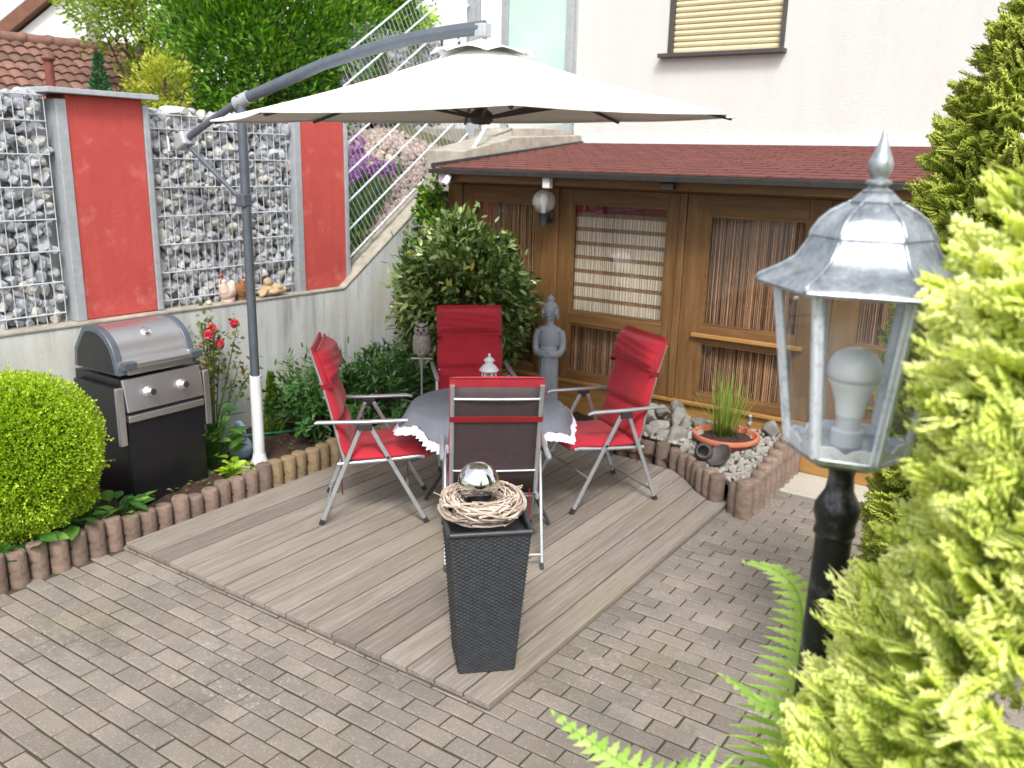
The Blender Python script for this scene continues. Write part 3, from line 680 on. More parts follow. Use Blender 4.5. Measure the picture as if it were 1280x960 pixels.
def build_veranda():
    V = thing('veranda', 'brown timber veranda with glazed front and red shingle roof', 'veranda', (0, 0, 0))
    p = MB(); p.span(-5.02, .6, 6.365, 6.47, GROUND-.03, .325); p.build('plinth', 'plinth_wood', V, bevel=.006)
    p = MB(); p.span(-5.03, .6, 6.335, 6.40, .327, .352); p.build('sill', 'plinth_wood', V, bevel=.004)
    for x0, x1 in ((-5.03, -4.87), (-4.02, -3.845), (-2.748, -2.69), (-1.60, -1.53), (-.42, -.3)):
        p = MB(); p.span(x0, x1, 6.365, 6.47, .354, 1.985); p.build('post', 'wood_up', V, bevel=.006)
    p = MB(); p.span(-5.03, .6, 6.35, 6.47, 1.987, 2.075); p.build('beam', 'wood_across', V, bevel=.006)
    p = MB(); p.span(-4.95, .6, 6.10, 6.13, 2.01, 2.09); p.build('fascia', 'wood_across', V, bevel=.004)
    p = MB()
    for x in np.arange(-4.8, .5, .84): p.span(x-.03, x+.03, 6.131, 6.349, 2.02, 2.09)
    p.build('rafter_end', 'wood_up', V)
    pane_unit(V, -4.868, -4.022, .354, 1.985, (-4.76, -4.06), [(.42, .86), (.96, 1.85)])
    pane_unit(V, -3.843, -2.75, .354, 1.985, (-3.712, -2.842), [(.415, .848), (.942, 1.87)], blind=True)
    pane_unit(V, -2.688, -1.602, .354, 1.985, (-2.505, -1.76), [(.425, .84), (.975, 1.832)])
    pane_unit(V, -1.528, -.422, .354, 1.985, (-1.36, -.58), [(.425, .84), (.975, 1.832)])
    m = MB(); m.span(-2.57, -1.70, 6.345, 6.379, .885, .915); m.build('drip_sill', 'plinth_wood', V, bevel=.004)
    m = MB(); m.span(-1.44, -.52, 6.345, 6.379, .885, .915); m.build('drip_sill', 'plinth_wood', V, bevel=.004)
    # left end wall
    m = MB(); m.span(-5.02, -4.96, 6.471, 8.69, GROUND, 2.08); m.build('end_wall', 'wood_up', V)
    # roof: sloping slab from the gutter to the house wall, shingles in rows with small steps
    z = lambda y: 2.125+(y-6.06)*(2.405-2.125)/(8.69-6.06)
    r = MB(); r.prism([(6.06, 2.093), (8.69, 2.36), (8.69, 2.392), (6.06, 2.121)], -4.90, .8, 'x'); r.build('roof_deck', 'brown_board', V)
    rows = 16; s = MB(); dy = 2.63/rows
    for i in range(rows):
        y0 = 6.05+i*dy; y1 = min(8.688, y0+dy*1.12); x = -4.93+(i % 2)*.11-.11
        while x < .8:
            x2 = x+.215; xa = max(x, -4.93)
            dz = rnd.uniform(0, .002)
            s.add([(xa, y0, z(y0)+.012+dz), (x2, y0, z(y0)+.012+dz), (x2, y1, z(y1)+.002), (xa, y1, z(y1)+.002), (xa, y0, z(y0)), (x2, y0, z(y0))], [[0, 1, 2, 3], [4, 5, 1, 0]], rnd.random()); x += .22
    s.build('shingles', 'shingle', V)
    g = MB(); g.prism([(6.0, 2.075), (6.055, 2.072), (6.058, 2.12), (6.05, 2.12), (6.045, 2.081), (6.008, 2.083), (6.004, 2.112), (5.994, 2.112)], -4.96, .8, 'x'); g.build('gutter', 'gutter', V)
    g = MB(); g.prism([(6.05, 2.12), (8.69, 2.39), (8.69, 2.428), (6.05, 2.16)], -4.975, -4.94, 'x'); g.build('verge_board', 'gutter', V)
    # room behind the glass
    m = MB(); m.span(-4.95, .6, 6.48, 8.68, .0, .03); m.span(-4.95, .6, 8.62, 8.68, .031, 2.2); m.span(.6, .66, 6.48, 8.68, 0, 2.2); m.build('room_lining', 'room', V)
    # wall lamp with ribbed globe, floodlight, sensor boxes: each screwed to the timber, each a thing
    L = thing('wall_lamp', 'ribbed clear globe wall lamp on a black bracket beside the left window', 'wall lamp', (-3.93, 6.36, 1.75))
    m = MB(); m.lathe([(.052, 0), (.055, .02), (.04, .035), (.02, .04)], n=16, R=rotx(PI/2)); m.path([(0, -.03, 0), (0, -.10, -.02), (.03, -.14, -.03)], .016, 8); m.lathe([(.03, -.08), (.034, -.02), (.04, .02), (.045, .03), (0, .03)], (.03, -.14, 0), 14); m.build('bracket', 'dark_metal', L, smooth=50)
    g = MB()
    prof = [(max(.001, .098*math.sin(a)), .125-.098*math.cos(a)) for a in np.linspace(.25, PI, 24)]
    g.lathe(prof, (.03, -.14, 0), 26); g.build('globe', 'globe_glass', L, smooth=180)
    g = MB(); g.lathe([(.018, .03), (.02, .09), (.03, .12), (.032, .16), (.02, .185), (0, .19)], (.03, -.14, 0), 14); g.build('bulb', 'bulb_white', L, smooth=60)
    def small_box(name, label, cat, x, z, sz, mat, y=6.09):
        o = MB(); o.box((0, 0, 0), sz); o = o.build(name, mat, None, bevel=.006); place(o, (x, y-sz[1]/2, z)); return tag(o, label, cat)
    small_box('junction_box', 'white junction box under the gutter just right of the globe lamp', 'junction box', -3.77, 2.03, (.065, .06, .085), 'white_paint')
    small_box('cable_bracket', 'dark bracket under the gutter between the two right windows', 'bracket', -2.72, 2.04, (.10, .06, .05), 'dark_metal')
    S = thing('security_camera', 'white security camera under the left end of the gutter', 'security camera', (-4.80, 6.1, 2.03))
    m = MB(); m.box((-.04, -.03, .01), (.10, .05, .085)); m.build('mount', 'white_paint', S, bevel=.008)
    m = MB(); m.path([(.03, -.05, .03), (.045, -.10, -.01), (.05, -.15, -.05)], [.026, .03, .03], 12); m.build('body', 'white_paint', S, smooth=50)
    m = MB(); m.ball((.052, -.153, -.052), .018); m.build('lens', 'black_enamel', S, smooth=180)

def tile_roof(a, b, c, d, rows, cols):
    """curved pan tiles over the quad a (low left) b (low right) c (high right) d (high left)"""
    a, b, c, d = (np.array(q, float) for q in (a, b, c, d)); m = MB(); nrm = norm(np.cross(b-a, d-a))
    if nrm[2] < 0: nrm = -nrm
    K = 6
    for i in range(rows):
        v0, v1 = i/rows, (i+1.15)/rows; t = rng.random(cols)
        for k in range(cols):
            P = np.zeros((2, K, 3))
            for q in range(K):
                u = (k+q/(K-1)*1.04)/cols; h = .045*math.sin(PI*q/(K-1))**.8
                for w, v in enumerate((v0, v1)): P[w, q] = (a*(1-u)+b*u)*(1-v)+(d*(1-u)+c*u)*v+nrm*(h+(.035 if w == 0 else 0))
            m.grid(P, t[k])
            F = np.zeros((2, K, 3)); F[0] = P[0]; F[1] = P[0]-nrm*.04; m.grid(F, t[k]*.6)
    return m
def build_far():
    # outbuilding with a brown tiled roof behind the gabion
    B = thing('tiled_outbuilding', 'low building with a brown pantile roof behind the left gabion', 'building', (-15, 8, 1.0))
    lo0, lo1, hi1, hi0 = (-13.6, 3.6, 2.2), (-11.9, 10.35, 2.2), (-13.95, 9.80, 3.80), (-15.4, 3.9, 3.84)
    tile_roof(lo0, lo1, hi1, hi0, 13, 34).build('roof', 'roof_tile', B, world=True, smooth=50)
    m = MB(); m.path([np.array(hi0)+(0, 0, .03), np.array(hi1)+(0, 0, .03)], .10, 10)
    for t in np.linspace(0, 1, 17): p = np.array(hi0)*(1-t)+np.array(hi1)*t; m.ball(p+(0, 0, .05), (.12, .12, .1), 8, 5)
    m.build('ridge', 'roof_tile', B, world=True, smooth=60)
    m = MB(); m.prism([(-13.4, 3.7), (-11.9, 10.1), (-15.4, 10.9), (-16.9, 4.5)], 1.0, 2.15, 'z'); m.build('wall', 'white_wall', B, world=True)
    m = MB(); m.prism([(-13.97, 9.80), (-11.95, 10.33), (-15.9, 11.35)], 2.15, 2.2, 'z'); m.build('gable', 'white_wall', B, world=True)
    P = thing('vent_pipe', 'rust brown vent pipe standing before the tiled roof', 'pipe', (-11.1, 6.1, 1.0))
    m = MB(); m.tube((0, 0, 0), (0, 0, 2.25), .055, n=12); m.build('pipe', 'pipe_brown', P, smooth=50); m = MB(); m.lathe([(.07, 2.25), (.085, 2.28), (.02, 2.36), (0, 2.36)], n=12); m.build('cap', 'brown_board', P, smooth=40)
    # white gabled house farther back
    H = thing('gabled_house', 'white gabled house with brown eaves beyond the tiled roof', 'house', (-24, 14, 1.0))
    f = lambda x, y, D: np.array([0, 0, EYE])+(CR*(x-640)/1076.4-CU*(y-480)/1076.4+CF)*D
    A, T, E = f(28, 64, 20), f(200, -45, 20), f(372, 64, 20)
    n = norm(np.cross(E-A, T-A)); n = np.array([n[0], n[1], 0]); n = -norm(n) if n @ np.array([-.54, .8, 0]) < 0 else norm(n)
    base = lambda p: np.array([p[0], p[1], 1.0])
    A2, E2 = A+(E-A)*.1, E-(E-A)*.1
    V = [base(A2), base(E2), E2+(T-E2)*.12, T-(0, 0, .12), A2+(T-A2)*.12]; V2 = [p+n*9 for p in V]
    m = MB(); m.add(V+V2, [[0, 1, 2, 3, 4], [9, 8, 7, 6, 5], [0, 4, 9, 5], [1, 6, 7, 2]]); m.build('wall', 'white_wall', H, world=True)
    m = MB()
    for p, q in ((A-(T-A)*.12, T), (T, E-(T-E)*.12)):
        p0, q0 = p-n*.2, q-n*.2; v = [p0, q0, q0+n*10, p0+n*10]; w = [k+np.array([0, 0, .22]) for k in v]
        m.add(v+w, [[0, 1, 2, 3], [7, 6, 5, 4], [0, 4, 5, 1], [1, 5, 6, 2], [2, 6, 7, 3], [3, 7, 4, 0]])
    m.build('roof', 'brown_board', H, world=True)
    c = f(111, 58, 19.95); R = np.stack([norm(np.cross((0, 0, 1), -n)), -n, np.array([0, 0, 1.0])], -1)
    m = MB(); m.box(c, (.5, .06, .5), R); w = m.build('window', 'white_paint', H, world=True); m = MB(); m.box(c-n*.04, (.42, .04, .42), R); m.build('glass_pane', 'anthracite', w, world=True)
    m = MB(); c = f(95, 25, 19.9); m.bar(c, c+n*.6, .12, .12); m.build('rafter_end', 'brown_board', H, world=True)
    # brown eaves of another roof entering at the far left top
    N = thing('neighbour_roof', 'brown roof corner at the top edge left of the gabled house', 'roof', f(0, 20, 16))
    p, q = f(-60, 98, 16), f(95, -30, 16); b = np.array([-.54, .8, 0])*1.0; v = [p, q, q+b, p+b]; w = [k+np.array([0, 0, .28]) for k in v]
    m = MB(); m.add(v+w, [[0, 1, 2, 3], [7, 6, 5, 4], [0, 4, 5, 1], [1, 5, 6, 2], [2, 6, 7, 3], [3, 7, 4, 0]]); m.build('eaves', 'brown_board', N, world=True)
    m = MB(); p2, q2 = p+b*.2-(0, 0, .05), q+b*.2-(0, 0, .05); v = [p2, q2, np.array([q2[0], q2[1], 1]), np.array([p2[0], p2[1], 1])]; w = [k+b*.7 for k in v]
    m.add(v+w, [[0, 1, 2, 3], [7, 6, 5, 4], [0, 4, 5, 1], [1, 5, 6, 2], [2, 6, 7, 3], [3, 7, 4, 0]]); m.build('wall', 'white_wall', N, world=True)
    # trees behind the gabion
    def tree(name, label, base, c, rad, n, nc, L, W, mat, cs=.2, inner=.4, **kw):
        T = thing(name, label, 'tree', base); m = MB(); b = np.array(base)
        top = np.array(c)-b; m.path([(0, 0, 0), top*.4, top*.8], [.09, .07, .03], 8)
        for k in range(9):
            s = top*(.25+.06*k); e = top+unit(1)[0]*np.array(rad)*.7; m.path([s, (s+e)/2+(0, 0, .05), e], [.035, .022, .008], 6)
        m.build('trunk', 'bark', T, smooth=60)
        m = MB(); clumps(m, np.array(c)-b, rad, n, nc, L, W, cs, inner, **kw); m.build('crown', mat, T)
        return T
    c = f(335, 45, 9.2); tree('hedge_tree', 'dense bright green hedge tree behind the gabion and umbrella', (c[0], c[1], 1.0), c, (1.02, 1.02, 1.25), 30000, 170, .085, .034, 'leaf_hedge', .16, .35, upb=.9)
    c = f(462, 10, 9.9); tree('hedge_tree', 'green hedge tree top behind the upper half of the umbrella arm', (c[0], c[1], 1.0), c, (.5, .5, .9), 9000, 60, .08, .034, 'leaf_hedge', .17, .35, upb=.9)
    c = f(190, 12, 13); tree('pale_tree', 'loose pale green tree between the gabled house and the hedge tree', (c[0], c[1], 1.0), c, (1.15, 1.15, .85), 9000, 80, .11, .045, 'leaf_tree', .14, .2, upb=.2)
    c = f(478, 28, 11.5); tree('yellow_tree', 'yellow green bush top behind the diagonal rails above the arm', (c[0], c[1], 1.5), c, (.62, .62, .3), 5000, 40, .08, .034, 'leaf_lime', .16, .3)
    c = f(205, 118, 7.6); tree('yellow_bush', 'yellowish green bush peeping over the gabion right of the wide pillar', (c[0], c[1], 1.0), c, (.26, .26, .30), 2200, 30, .05, .026, 'leaf_yellow', .2, .3)
    K = thing('small_conifer', 'small dark green conifer tip above the cap of the red pillar', 'tree', (*f(126, 112, 7.2)[:2], 1.0))
    m = MB(); h = 1.97; n = 2600; z = rng.uniform(.4, h, n); r = (h-z)*.23*rng.random(n)**.5; a = rng.uniform(0, 2*PI, n); P = np.stack([r*np.cos(a), r*np.sin(a), z], -1)
    leaves(m, P, np.stack([np.cos(a), np.sin(a), np.full(n, .6)], -1), unit(n)+(0, 0, 1), .05, .02, rng.random(n)); m.build('crown', 'leaf_fir', K); m = MB(); m.tube((0, 0, 0), (0, 0, 1.6), .03, .008); m.build('trunk', 'bark', K)
    # far greenery closing the horizon
    for i in range(9):
        x, y = (-30+rnd.uniform(-3, 3), 2+i*4.5) if i < 6 else (-22+(i-6)*5, 30)
        tree('far_tree', 'distant green tree behind the houses', (x, y, 1.0), (x, y, 3.2), (2.6, 2.6, 1.9), 2600, 40, .34, .16, 'leaf_hedge', .2, .3)['group'] = 'distant trees'
# ================================================================== FURNITURE
def pad(path, width, thick, seams, nv=26, puff=1.0, side=0.0):
    """stuffed cushion along a profile path in the x-z plane, pinched at the seams (fractions of its length)"""
    path = np.array(path, float); seg = np.r_[0, np.cumsum(np.linalg.norm(np.diff(path, axis=0), axis=1))]; L = seg[-1]
    s = np.linspace(0, L, nv*2+1); X = np.interp(s, seg, path[:, 0]); Z = np.interp(s, seg, path[:, 1])
    k = np.ones(5)/5; Xs, Zs = X.copy(), Z.copy()
    for _ in range(2): Xs[2:-2] = np.convolve(Xs, k, 'valid'); Zs[2:-2] = np.convolve(Zs, k, 'valid')
    T = norm(np.stack([np.gradient(Xs), np.gradient(Zs)], -1)); N = np.stack([T[:, 1], -T[:, 0]], -1)
    ny = 15; ys = np.linspace(-1, 1, ny); top, bot = np.zeros((len(s), ny, 3)), np.zeros((len(s), ny, 3))
    marks = np.r_[0, np.array(seams)*L, L]
    for i in range(len(s)):
        d = np.min(np.abs(marks-s[i])); e = 1-math.exp(-(d/.022)**2*.9); e = .22+.78*e
        for j, y in enumerate(ys):
            ey = 1-abs(y)**6; h = thick*(.25+.75*ey)*e*puff+.004*math.sin(9*s[i]/L*3+4*y)*e+rnd.gauss(0, .0006); w = width/2*(1-.012*math.sin(21*s[i]))
            top[i, j] = (Xs[i]+N[i, 0]*h, y*w, Zs[i]+N[i, 1]*h); bot[i, j] = (Xs[i]-N[i, 0]*.004, y*w, Zs[i]-N[i, 1]*.004)
    ring = np.concatenate([top, bot[:, ::-1]], 1); m = MB(); m.grid(ring, closed=True); n = ring.shape[1]; a = (len(s)-1)*n
    m.F.append(np.array([[q, q+1, n-2-q, n-1-q] for q in range(ny-1)])); m.F.append(np.array([[a+q+1, a+q, a+n-1-q, a+n-2-q] for q in range(ny-1)]))
    return m

def make_chair():
    """folding aluminium garden armchair with a high reclined back: x forward, y left, origin on the ground"""
    C = thing('garden_chair', '', 'chair', (0, 0, 0), 0, 'red cushioned folding chairs round the table')
    for sy in (1, -1):
        y = .235*sy; m = MB()
        m.path([(-.175, y, .395), (-.215, y, .56), (-.262, y, .76), (-.316, y, .95), (-.352, y, 1.065)], .0135, 8, flat=1.0); m.build('backrest_tube', 'alu', C, smooth=60)
        y = .245*sy; m = MB(); m.path([(-.22, y, .385), (.05, y, .405), (.27, y, .43), (.305, y, .425)], .0125, 8); m.build('seat_tube', 'alu', C, smooth=60)
        y = .285*sy; m = MB(); m.path([(-.345, y, .655), (-.33, y, .662), (-.05, y, .664), (.20, y, .672), (.235, y, .664)], [.012, .0155, .0165, .0165, .012], 10, flat=.75)
        arm = m.build('armrest', 'alu', C, smooth=60)
        m = MB(); m.box((-.05, y*.985, .632), (.085, .026, .045)); m.build('arm_joint', 'black_plastic', arm, bevel=.006)
        y = .272*sy
        for nm, p, q in (('front_leg', (-.02, y, .63), (.315, y, .012)), ('rear_leg', (-.075, y*.985, .63), (-.325, y*.985, .012))):
            m = MB(); m.bar(p, q, .016, .026, (1, 0, .3)); leg = m.build('leg', 'alu', C, bevel=.004)
            m = MB(); d = norm(np.array(q)-np.array(p)); m.bar(np.array(q)-d*.025, np.array(q)+d*.012, .02, .031, (1, 0, .3)); m.build('foot_cap', 'black_plastic', leg, bevel=.003)
        m = MB(); m.lathe([(.009, -.012), (.009, .012)], (.085, y, .435), 10, rotx(PI/2)); m.build('bolt', 'black_plastic', C)
    for nm, p, q, r in (('rear', (-.30, -.267, .075), (-.30, .267, .075), .0085), ('front', (.20, -.267, .225), (.20, .267, .225), .008)):
        m = MB(); m.tube(p, q, r, n=8); m.build('crossbar', 'alu', C, smooth=60)
    m = MB(); m.path([(-.328-.012*(1-(k/6-1)**2), .235*(k/6-1), .985) for k in range(13)], .010, 8, flat=.8); m.build('top_rail', 'alu', C, smooth=60)
    m = MB(); m.path([(-.214-.012*(1-(k/6-1)**2), .235*(k/6-1), .545) for k in range(13)], .008, 8, flat=.8); m.build('lower_rail', 'alu', C, smooth=60)
    m = MB(); P = [[(x, y, z) for y in np.linspace(-.228, .228, 9)] for x, z in [(-.180, .41), (-.215, .56), (-.262, .76), (-.316, .95), (-.348, 1.055)]]; m.grid(P); m.build('back_sling', 'sling', C, smooth=180, mods=[('SOLIDIFY', dict(thickness=.004))])
    m = MB(); P = [[(x, y, z) for y in np.linspace(-.238, .238, 9)] for x, z in [(-.2, .392), (.05, .402), (.28, .43)]]; m.grid(P); m.build('seat_sling', 'sling', C, smooth=180, mods=[('SOLIDIFY', dict(thickness=.004))])
    prof = [(.335, .43), (.30, .448), (.1, .425), (-.15, .412), (-.190, .47), (-.213, .58), (-.260, .78), (-.314, .97), (-.355, 1.108)]
    cu = pad(prof, .50, .052, [.03, .41, .60, .975], 46); cu.V[-1][:, 0] *= 1.0; cu = cu.build('cushion', 'red_cloth', C, smooth=180)
    hp = pad([(-.250, .89), (-.292, 1.0), (-.322, 1.097)], .49, .07, [.05, .95], 12); hp.build('headrest', 'red_cloth', cu, smooth=180)
    m = MB(); m.box((-.303, 0, .865), (.006, .492, .032), roty(-.28)); 
    for sy in (1, -1): m.box((-.270, .247*sy, .876), (.070, .005, .032), roty(-.28))
    m.build('strap', 'red_dark', cu)
    m = MB(); m.path([(-.20, -.20, .43), (-.205, -.205, .30), (-.20, -.20, .17)], .004, 5); m.path([(-.20, .18, .43), (-.21, .19, .33), (-.205, .20, .26)], .004, 5); m.build('tie_ribbon', 'red_dark', cu)
    return C

def build_table_set():
    proto = make_chair()
    spots = [((-3.62, 3.85, 0), 41, 'red cushioned folding chair on the left of the table, shown from its side'),
             ((-2.615, 4.93, 0), -121, 'red cushioned folding chair on the right of the table, near the rock heap'),
             ((-2.70, 3.83, 0), 129.4, 'folding chair turned away with its dark woven back behind the rattan planter'),
             ((-3.72, 5.02, 0), -47, 'red cushioned folding chair at the back of the table, before the round shrub')]
    for i, (p, a, lab) in enumerate(spots):
        o = proto if i == 0 else copy_tree(proto); place(o, p, math.radians(a)); o['label'] = lab
    c = np.array([-3.0, 4.20]); T = thing('garden_table', 'round dark metal garden table under the grey cloth', 'table', (c[0], c[1], 0))
    m = MB(); m.lathe([(.47, .70), (.475, .71), (.47, .72), (0, .72)], n=40); m.build('tabletop', 'grey_paint', T, smooth=40)
    for k in range(4):
        a = PI/4+k*PI/2-.6; d = np.array([math.cos(a), math.sin(a)]); m = MB(); m.path([(*(d*.18), .70), (*(d*.2), .4), (*(d*.44), .012)], .012, 8); m.build('leg', 'dark_metal', T, smooth=60)
    # cloth: round, draped over the edge, hem with a white ruffle
    nA, rows = 144, []
    hem = []
    for k in range(nA):
        a = 2*PI*k/nA; w = .5+.5*math.sin(8*a+.7); drop = .085+.03*math.sin(4*a-.4)+.012*math.sin(11*a)
        col = [(r*math.cos(a), r*math.sin(a), .7235+.0004*math.sin(7*a)) for r in np.linspace(.02, .467, 9)]
        col += [((.481)*math.cos(a), .481*math.sin(a), .718)]
        for q in (.35, .7, 1.0): R = .486+.055*q*(.55+.75*w); col.append((R*math.cos(a), R*math.sin(a), .716-drop*q))
        rows.append(col); hem.append(col[-1])
    m = MB(); m.grid(np.array(rows).transpose(1, 0, 2), closed=True)
    cl = thing('tablecloth', 'grey sheer round tablecloth with a white ruffled hem', 'tablecloth', (c[0], c[1], .72))
    m.V = [v-np.array([0, 0, .72]) for v in m.V]; m.build('cloth', 'table_cloth', cl, smooth=180)
    r = MB(); N = 720; P = np.zeros((3, N, 3)); hem = np.array(hem)
    for k in range(N):
        f = k/N*nA; i = int(f) % nA; g = f-int(f); h = hem[i]*(1-g)+hem[(i+1) % nA]*g; o = norm(np.array([h[0], h[1], 0])); ph = 2*PI*k/N*90
        for q, dz in enumerate((0, -.022, -.05)): P[q, k] = h+o*(.004+.010*q*math.sin(ph)+.006*q)+np.array([0, 0, dz+.004*math.sin(ph*.37)-.72])
    r.grid(P, closed=True); r.build('ruffle', 'ruffle', cl, smooth=180)
    # small white lantern
    L = thing('table_lantern', 'small white metal lantern standing on the grey tablecloth', 'lantern', (-3.205, 4.50, .7245), .5)
    m = MB(); m.lathe([(.052, 0), (.055, .008), (.05, .016), (.046, .02), (0, .021)], n=6); 
    for k in range(6): a = k*PI/3; m.tube((.044*math.cos(a), .044*math.sin(a), .02), (.044*math.cos(a), .044*math.sin(a), .125), .0045, n=6)
    m.lathe([(.046, .122), (.048, .13), (.066, .132), (.062, .14), (.042, .165), (.028, .172), (.028, .196), (.038, .198), (.02, .215), (.008, .222), (.009, .24), (0, .246)], n=12); m.build('frame', 'white_paint', L, smooth=40)
    m = MB(); m.lathe([(.030, .022), (.03, .09), (0, .092)], n=16); m.build('candle', 'bulb_white', L, smooth=50)
    m = MB(); m.lathe([(.041, .021), (.041, .121)], n=6); m.F = m.F[:1]; m.build('glass_pane', 'lamp_glass', L)
    for k, (dx, dy) in enumerate(((-.085, -.02), (.10, -.015))):
        g = MB(); g.lathe([(.016, 0), (.018, .004), (.004, .008), (.004, .03), (.014, .045), (.018, .075), (.016, .076), (0, .04)], n=14); o = g.build('tealight_glass', 'white_paint', None, smooth=60)
        place(o, (-3.205+dx*.83, 4.50+dx*.557+dy, .7245)); tag(o, 'tiny white stemmed holder left of the lantern on the tablecloth' if k == 0 else 'tiny white stemmed holder right of the lantern on the tablecloth', 'candle holder')

def build_umbrella():
    P = np.array([-4.775, 3.867]); C = np.array([-2.945, 4.02])
    U = thing('cantilever_umbrella', 'large white cantilever umbrella on a grey pole over the table', 'umbrella', (P[0], P[1], 0))
    m = MB(); m.tube((*P, .66), (*P, 2.56), .031, n=14); m.build('pole', 'grey_paint', U, world=True, smooth=50)
    m = MB(); m.tube((*P, .01), (*P, .69), .041, n=14); m.build('sleeve', 'white_paint', U, world=True, smooth=50)
    m = MB(); m.lathe([(.075, 0), (.07, .02), (.05, .06), (.045, .09), (0, .09)], (*P, .02), 14); m.box((P[0], P[1], .012), (.22, .22, .014)); 
    for sx in (1, -1):
        for sy in (1, -1): m.lathe([(.012, 0), (.012, .016), (0, .018)], (P[0]+.08*sx, P[1]+.08*sy, .019), 6)
    m.build('foot_plate', 'white_paint', U, world=True, smooth=40)
    ax = [(-5.36, 2.262), (-5.10, 2.39), (-4.82, 2.515), (-4.70, 2.555), (-4.43, 2.632), (-4.07, 2.735), (-3.74, 2.803), (-3.43, 2.852), (-3.14, 2.878), (-2.93, 2.89)]
    pts = [(x, P[1]+(C[1]-P[1])*(x-P[0])/(C[0]-P[0]), z) for x, z in ax]
    m = MB(); m.path(pts, [.021]*3+[.030]*7, 12, flat=1.2); arm = m.build('arm', 'grey_paint', U, world=True, smooth=50)
    m = MB(); m.path([pts[2], pts[3]], .036, 12, flat=1.2); m.build('arm_collar', 'galv', arm, world=True, smooth=50)
    m = MB(); m.path([(-5.345, 3.83, 2.27), (P[0]-.02, 3.85, 1.90)], .015, 8); m.build('strut', 'grey_paint', U, world=True, smooth=60)
    m = MB(); m.box((P[0]-.01, P[1]-.01, 1.90), (.085, .07, .09)); m.build('slider', 'grey_paint', U, world=True, bevel=.012)
    m = MB(); m.box((-5.335, 3.82, 2.275), (.12, .10, .10), roty(-.45)); cb = m.build('crank_box', 'galv', U, world=True, bevel=.015)
    m = MB(); m.path([(-5.36, 3.76, 2.29), (-5.40, 3.74, 2.30), (-5.36, 3.72, 2.20)], .010, 8); m.build('crank_handle', 'galv', cb, world=True, smooth=60)
    m = MB(); m.box((C[0], C[1], 2.875), (.075, .06, .07)); m.tube((*C, 2.86), (*C, 2.78), .024, n=12); m.build('hanger', 'galv', U, world=True, bevel=.008)
    # canopy in its own frame: e1 along the picture's right, e2 away from the camera, slightly tilted
    e1, e2 = np.array([.83, .557]), np.array([-.557, .83]); R = 1.455; ph = math.radians(7)
    RA = np.radians(np.array([7, 52, 97, 142, 187, 232, 277, 322, 367])); RZ = 2.423+np.array([.05, .055, .035, 0, -.055, -.045, -.008, .007, .05])
    def rim(a): return float(np.interp((a-ph) % (2*PI)+ph, RA, RZ))
    apex = 2.80; nr, na = 14, 8*12; G = np.zeros((nr, na, 3))
    for k in range(na):
        a = ph+2*PI*k/na; seg = (k % 12)/12; t = abs(seg-.5)*2                      # 1 on a rib, 0 mid panel
        edge = math.cos(PI/8)/math.cos((seg-.5)*PI/4)                                   # straight panel edges
        for i in range(nr):
            f = .04+.96*i/(nr-1); r = R*f*edge*(1-.018*(1-t**2)*f); sag = .022*(1-t**2)*f
            z = apex+(rim(a)-apex)*(f**1.0*.93+.07*f*f)-sag*.4-.028*math.sin(PI*f)
            if i == nr-1: z -= .0
            G[i, k] = (*(C+r*(math.cos(a)*e1+math.sin(a)*e2)), z)
    # one drooping corner on the left as in the photograph
    for k in range(na):
        a = (ph+2*PI*k/na); w = math.exp(-((a-math.radians(187))/.28)**2)
        for i in range(nr): G[i, k, 2] += 0*w*(i/(nr-1))**6
    m = MB(); m.grid(G, closed=True)
    V = G[-1].copy(); V2 = V*1.0; V2[:, 2] -= .008; m.grid(np.stack([V, V2]), closed=True)
    can = m.build('canopy', 'canopy', U, world=True, smooth=50, mods=[('SOLIDIFY', dict(thickness=.0025, offset=-1))])
    # vent cap, lifted between the ribs
    m = MB(); G2 = np.zeros((6, na, 3))
    for k in range(na):
        a = ph+2*PI*k/na; seg = (k % 12)/12; t = abs(seg-.5)*2; edge = math.cos(PI/8)/math.cos((seg-.5)*PI/4)
        for i in range(6):
            f = .05+.95*i/5; r = .285*f*edge; z = 2.832+(2.742-2.832)*f+.026*(1-t**1.6)*f**3; G2[i, k] = (*(C+r*(math.cos(a)*e1+math.sin(a)*e2)), z)
    m.grid(G2, closed=True); m.build('vent_cap', 'canopy', can, world=True, smooth=50, mods=[('SOLIDIFY', dict(thickness=.003, offset=-1))])
    for k in range(8):
        a = ph+2*PI*k/8; d = math.cos(a)*e1+math.sin(a)*e2; pts = []
        for f in (.06, .3, .6, .985): pts.append((*(C+R*f*d), apex+(rim(a)-apex)*(.93*f+.07*f*f)-.028*math.sin(PI*f)-.018))
        m = MB(); m.path(pts, .010, 6); rib = m.build('rib', 'anthracite', U, world=True)
        m = MB(); q = pts[2]; m.path([(*(C+.05*d), 2.425), (*(C+R*.3*d), 2.492), q], .008, 6); m.build('stretcher', 'anthracite', rib, world=True)
    m = MB(); m.lathe([(.0, 2.385), (.05, 2.39), (.065, 2.41), (.06, 2.45), (.03, 2.47), (.018, 2.5), (.018, 2.79)], (*C, 0), 14); m.build('hub', 'anthracite', U, world=True, smooth=50)
    # concrete slabs that weigh the stand down
    for k, (dx, dy, dz, a) in enumerate(((-.06, -.16, 0, .06), (-.10, -.20, .042, -.05))):
        m = MB(); m.box((0, 0, 0), (.40 if k else .44, .40, .04), ch=.006); o = m.build('ballast_slab', 'concrete_slab'); place(o, (P[0]+dx-.05, P[1]+dy-.05, -.022+dz-.0), a)
        tag(o, ('upper' if k else 'lower')+' grey concrete slab of the stack beside the white umbrella foot', 'slab')

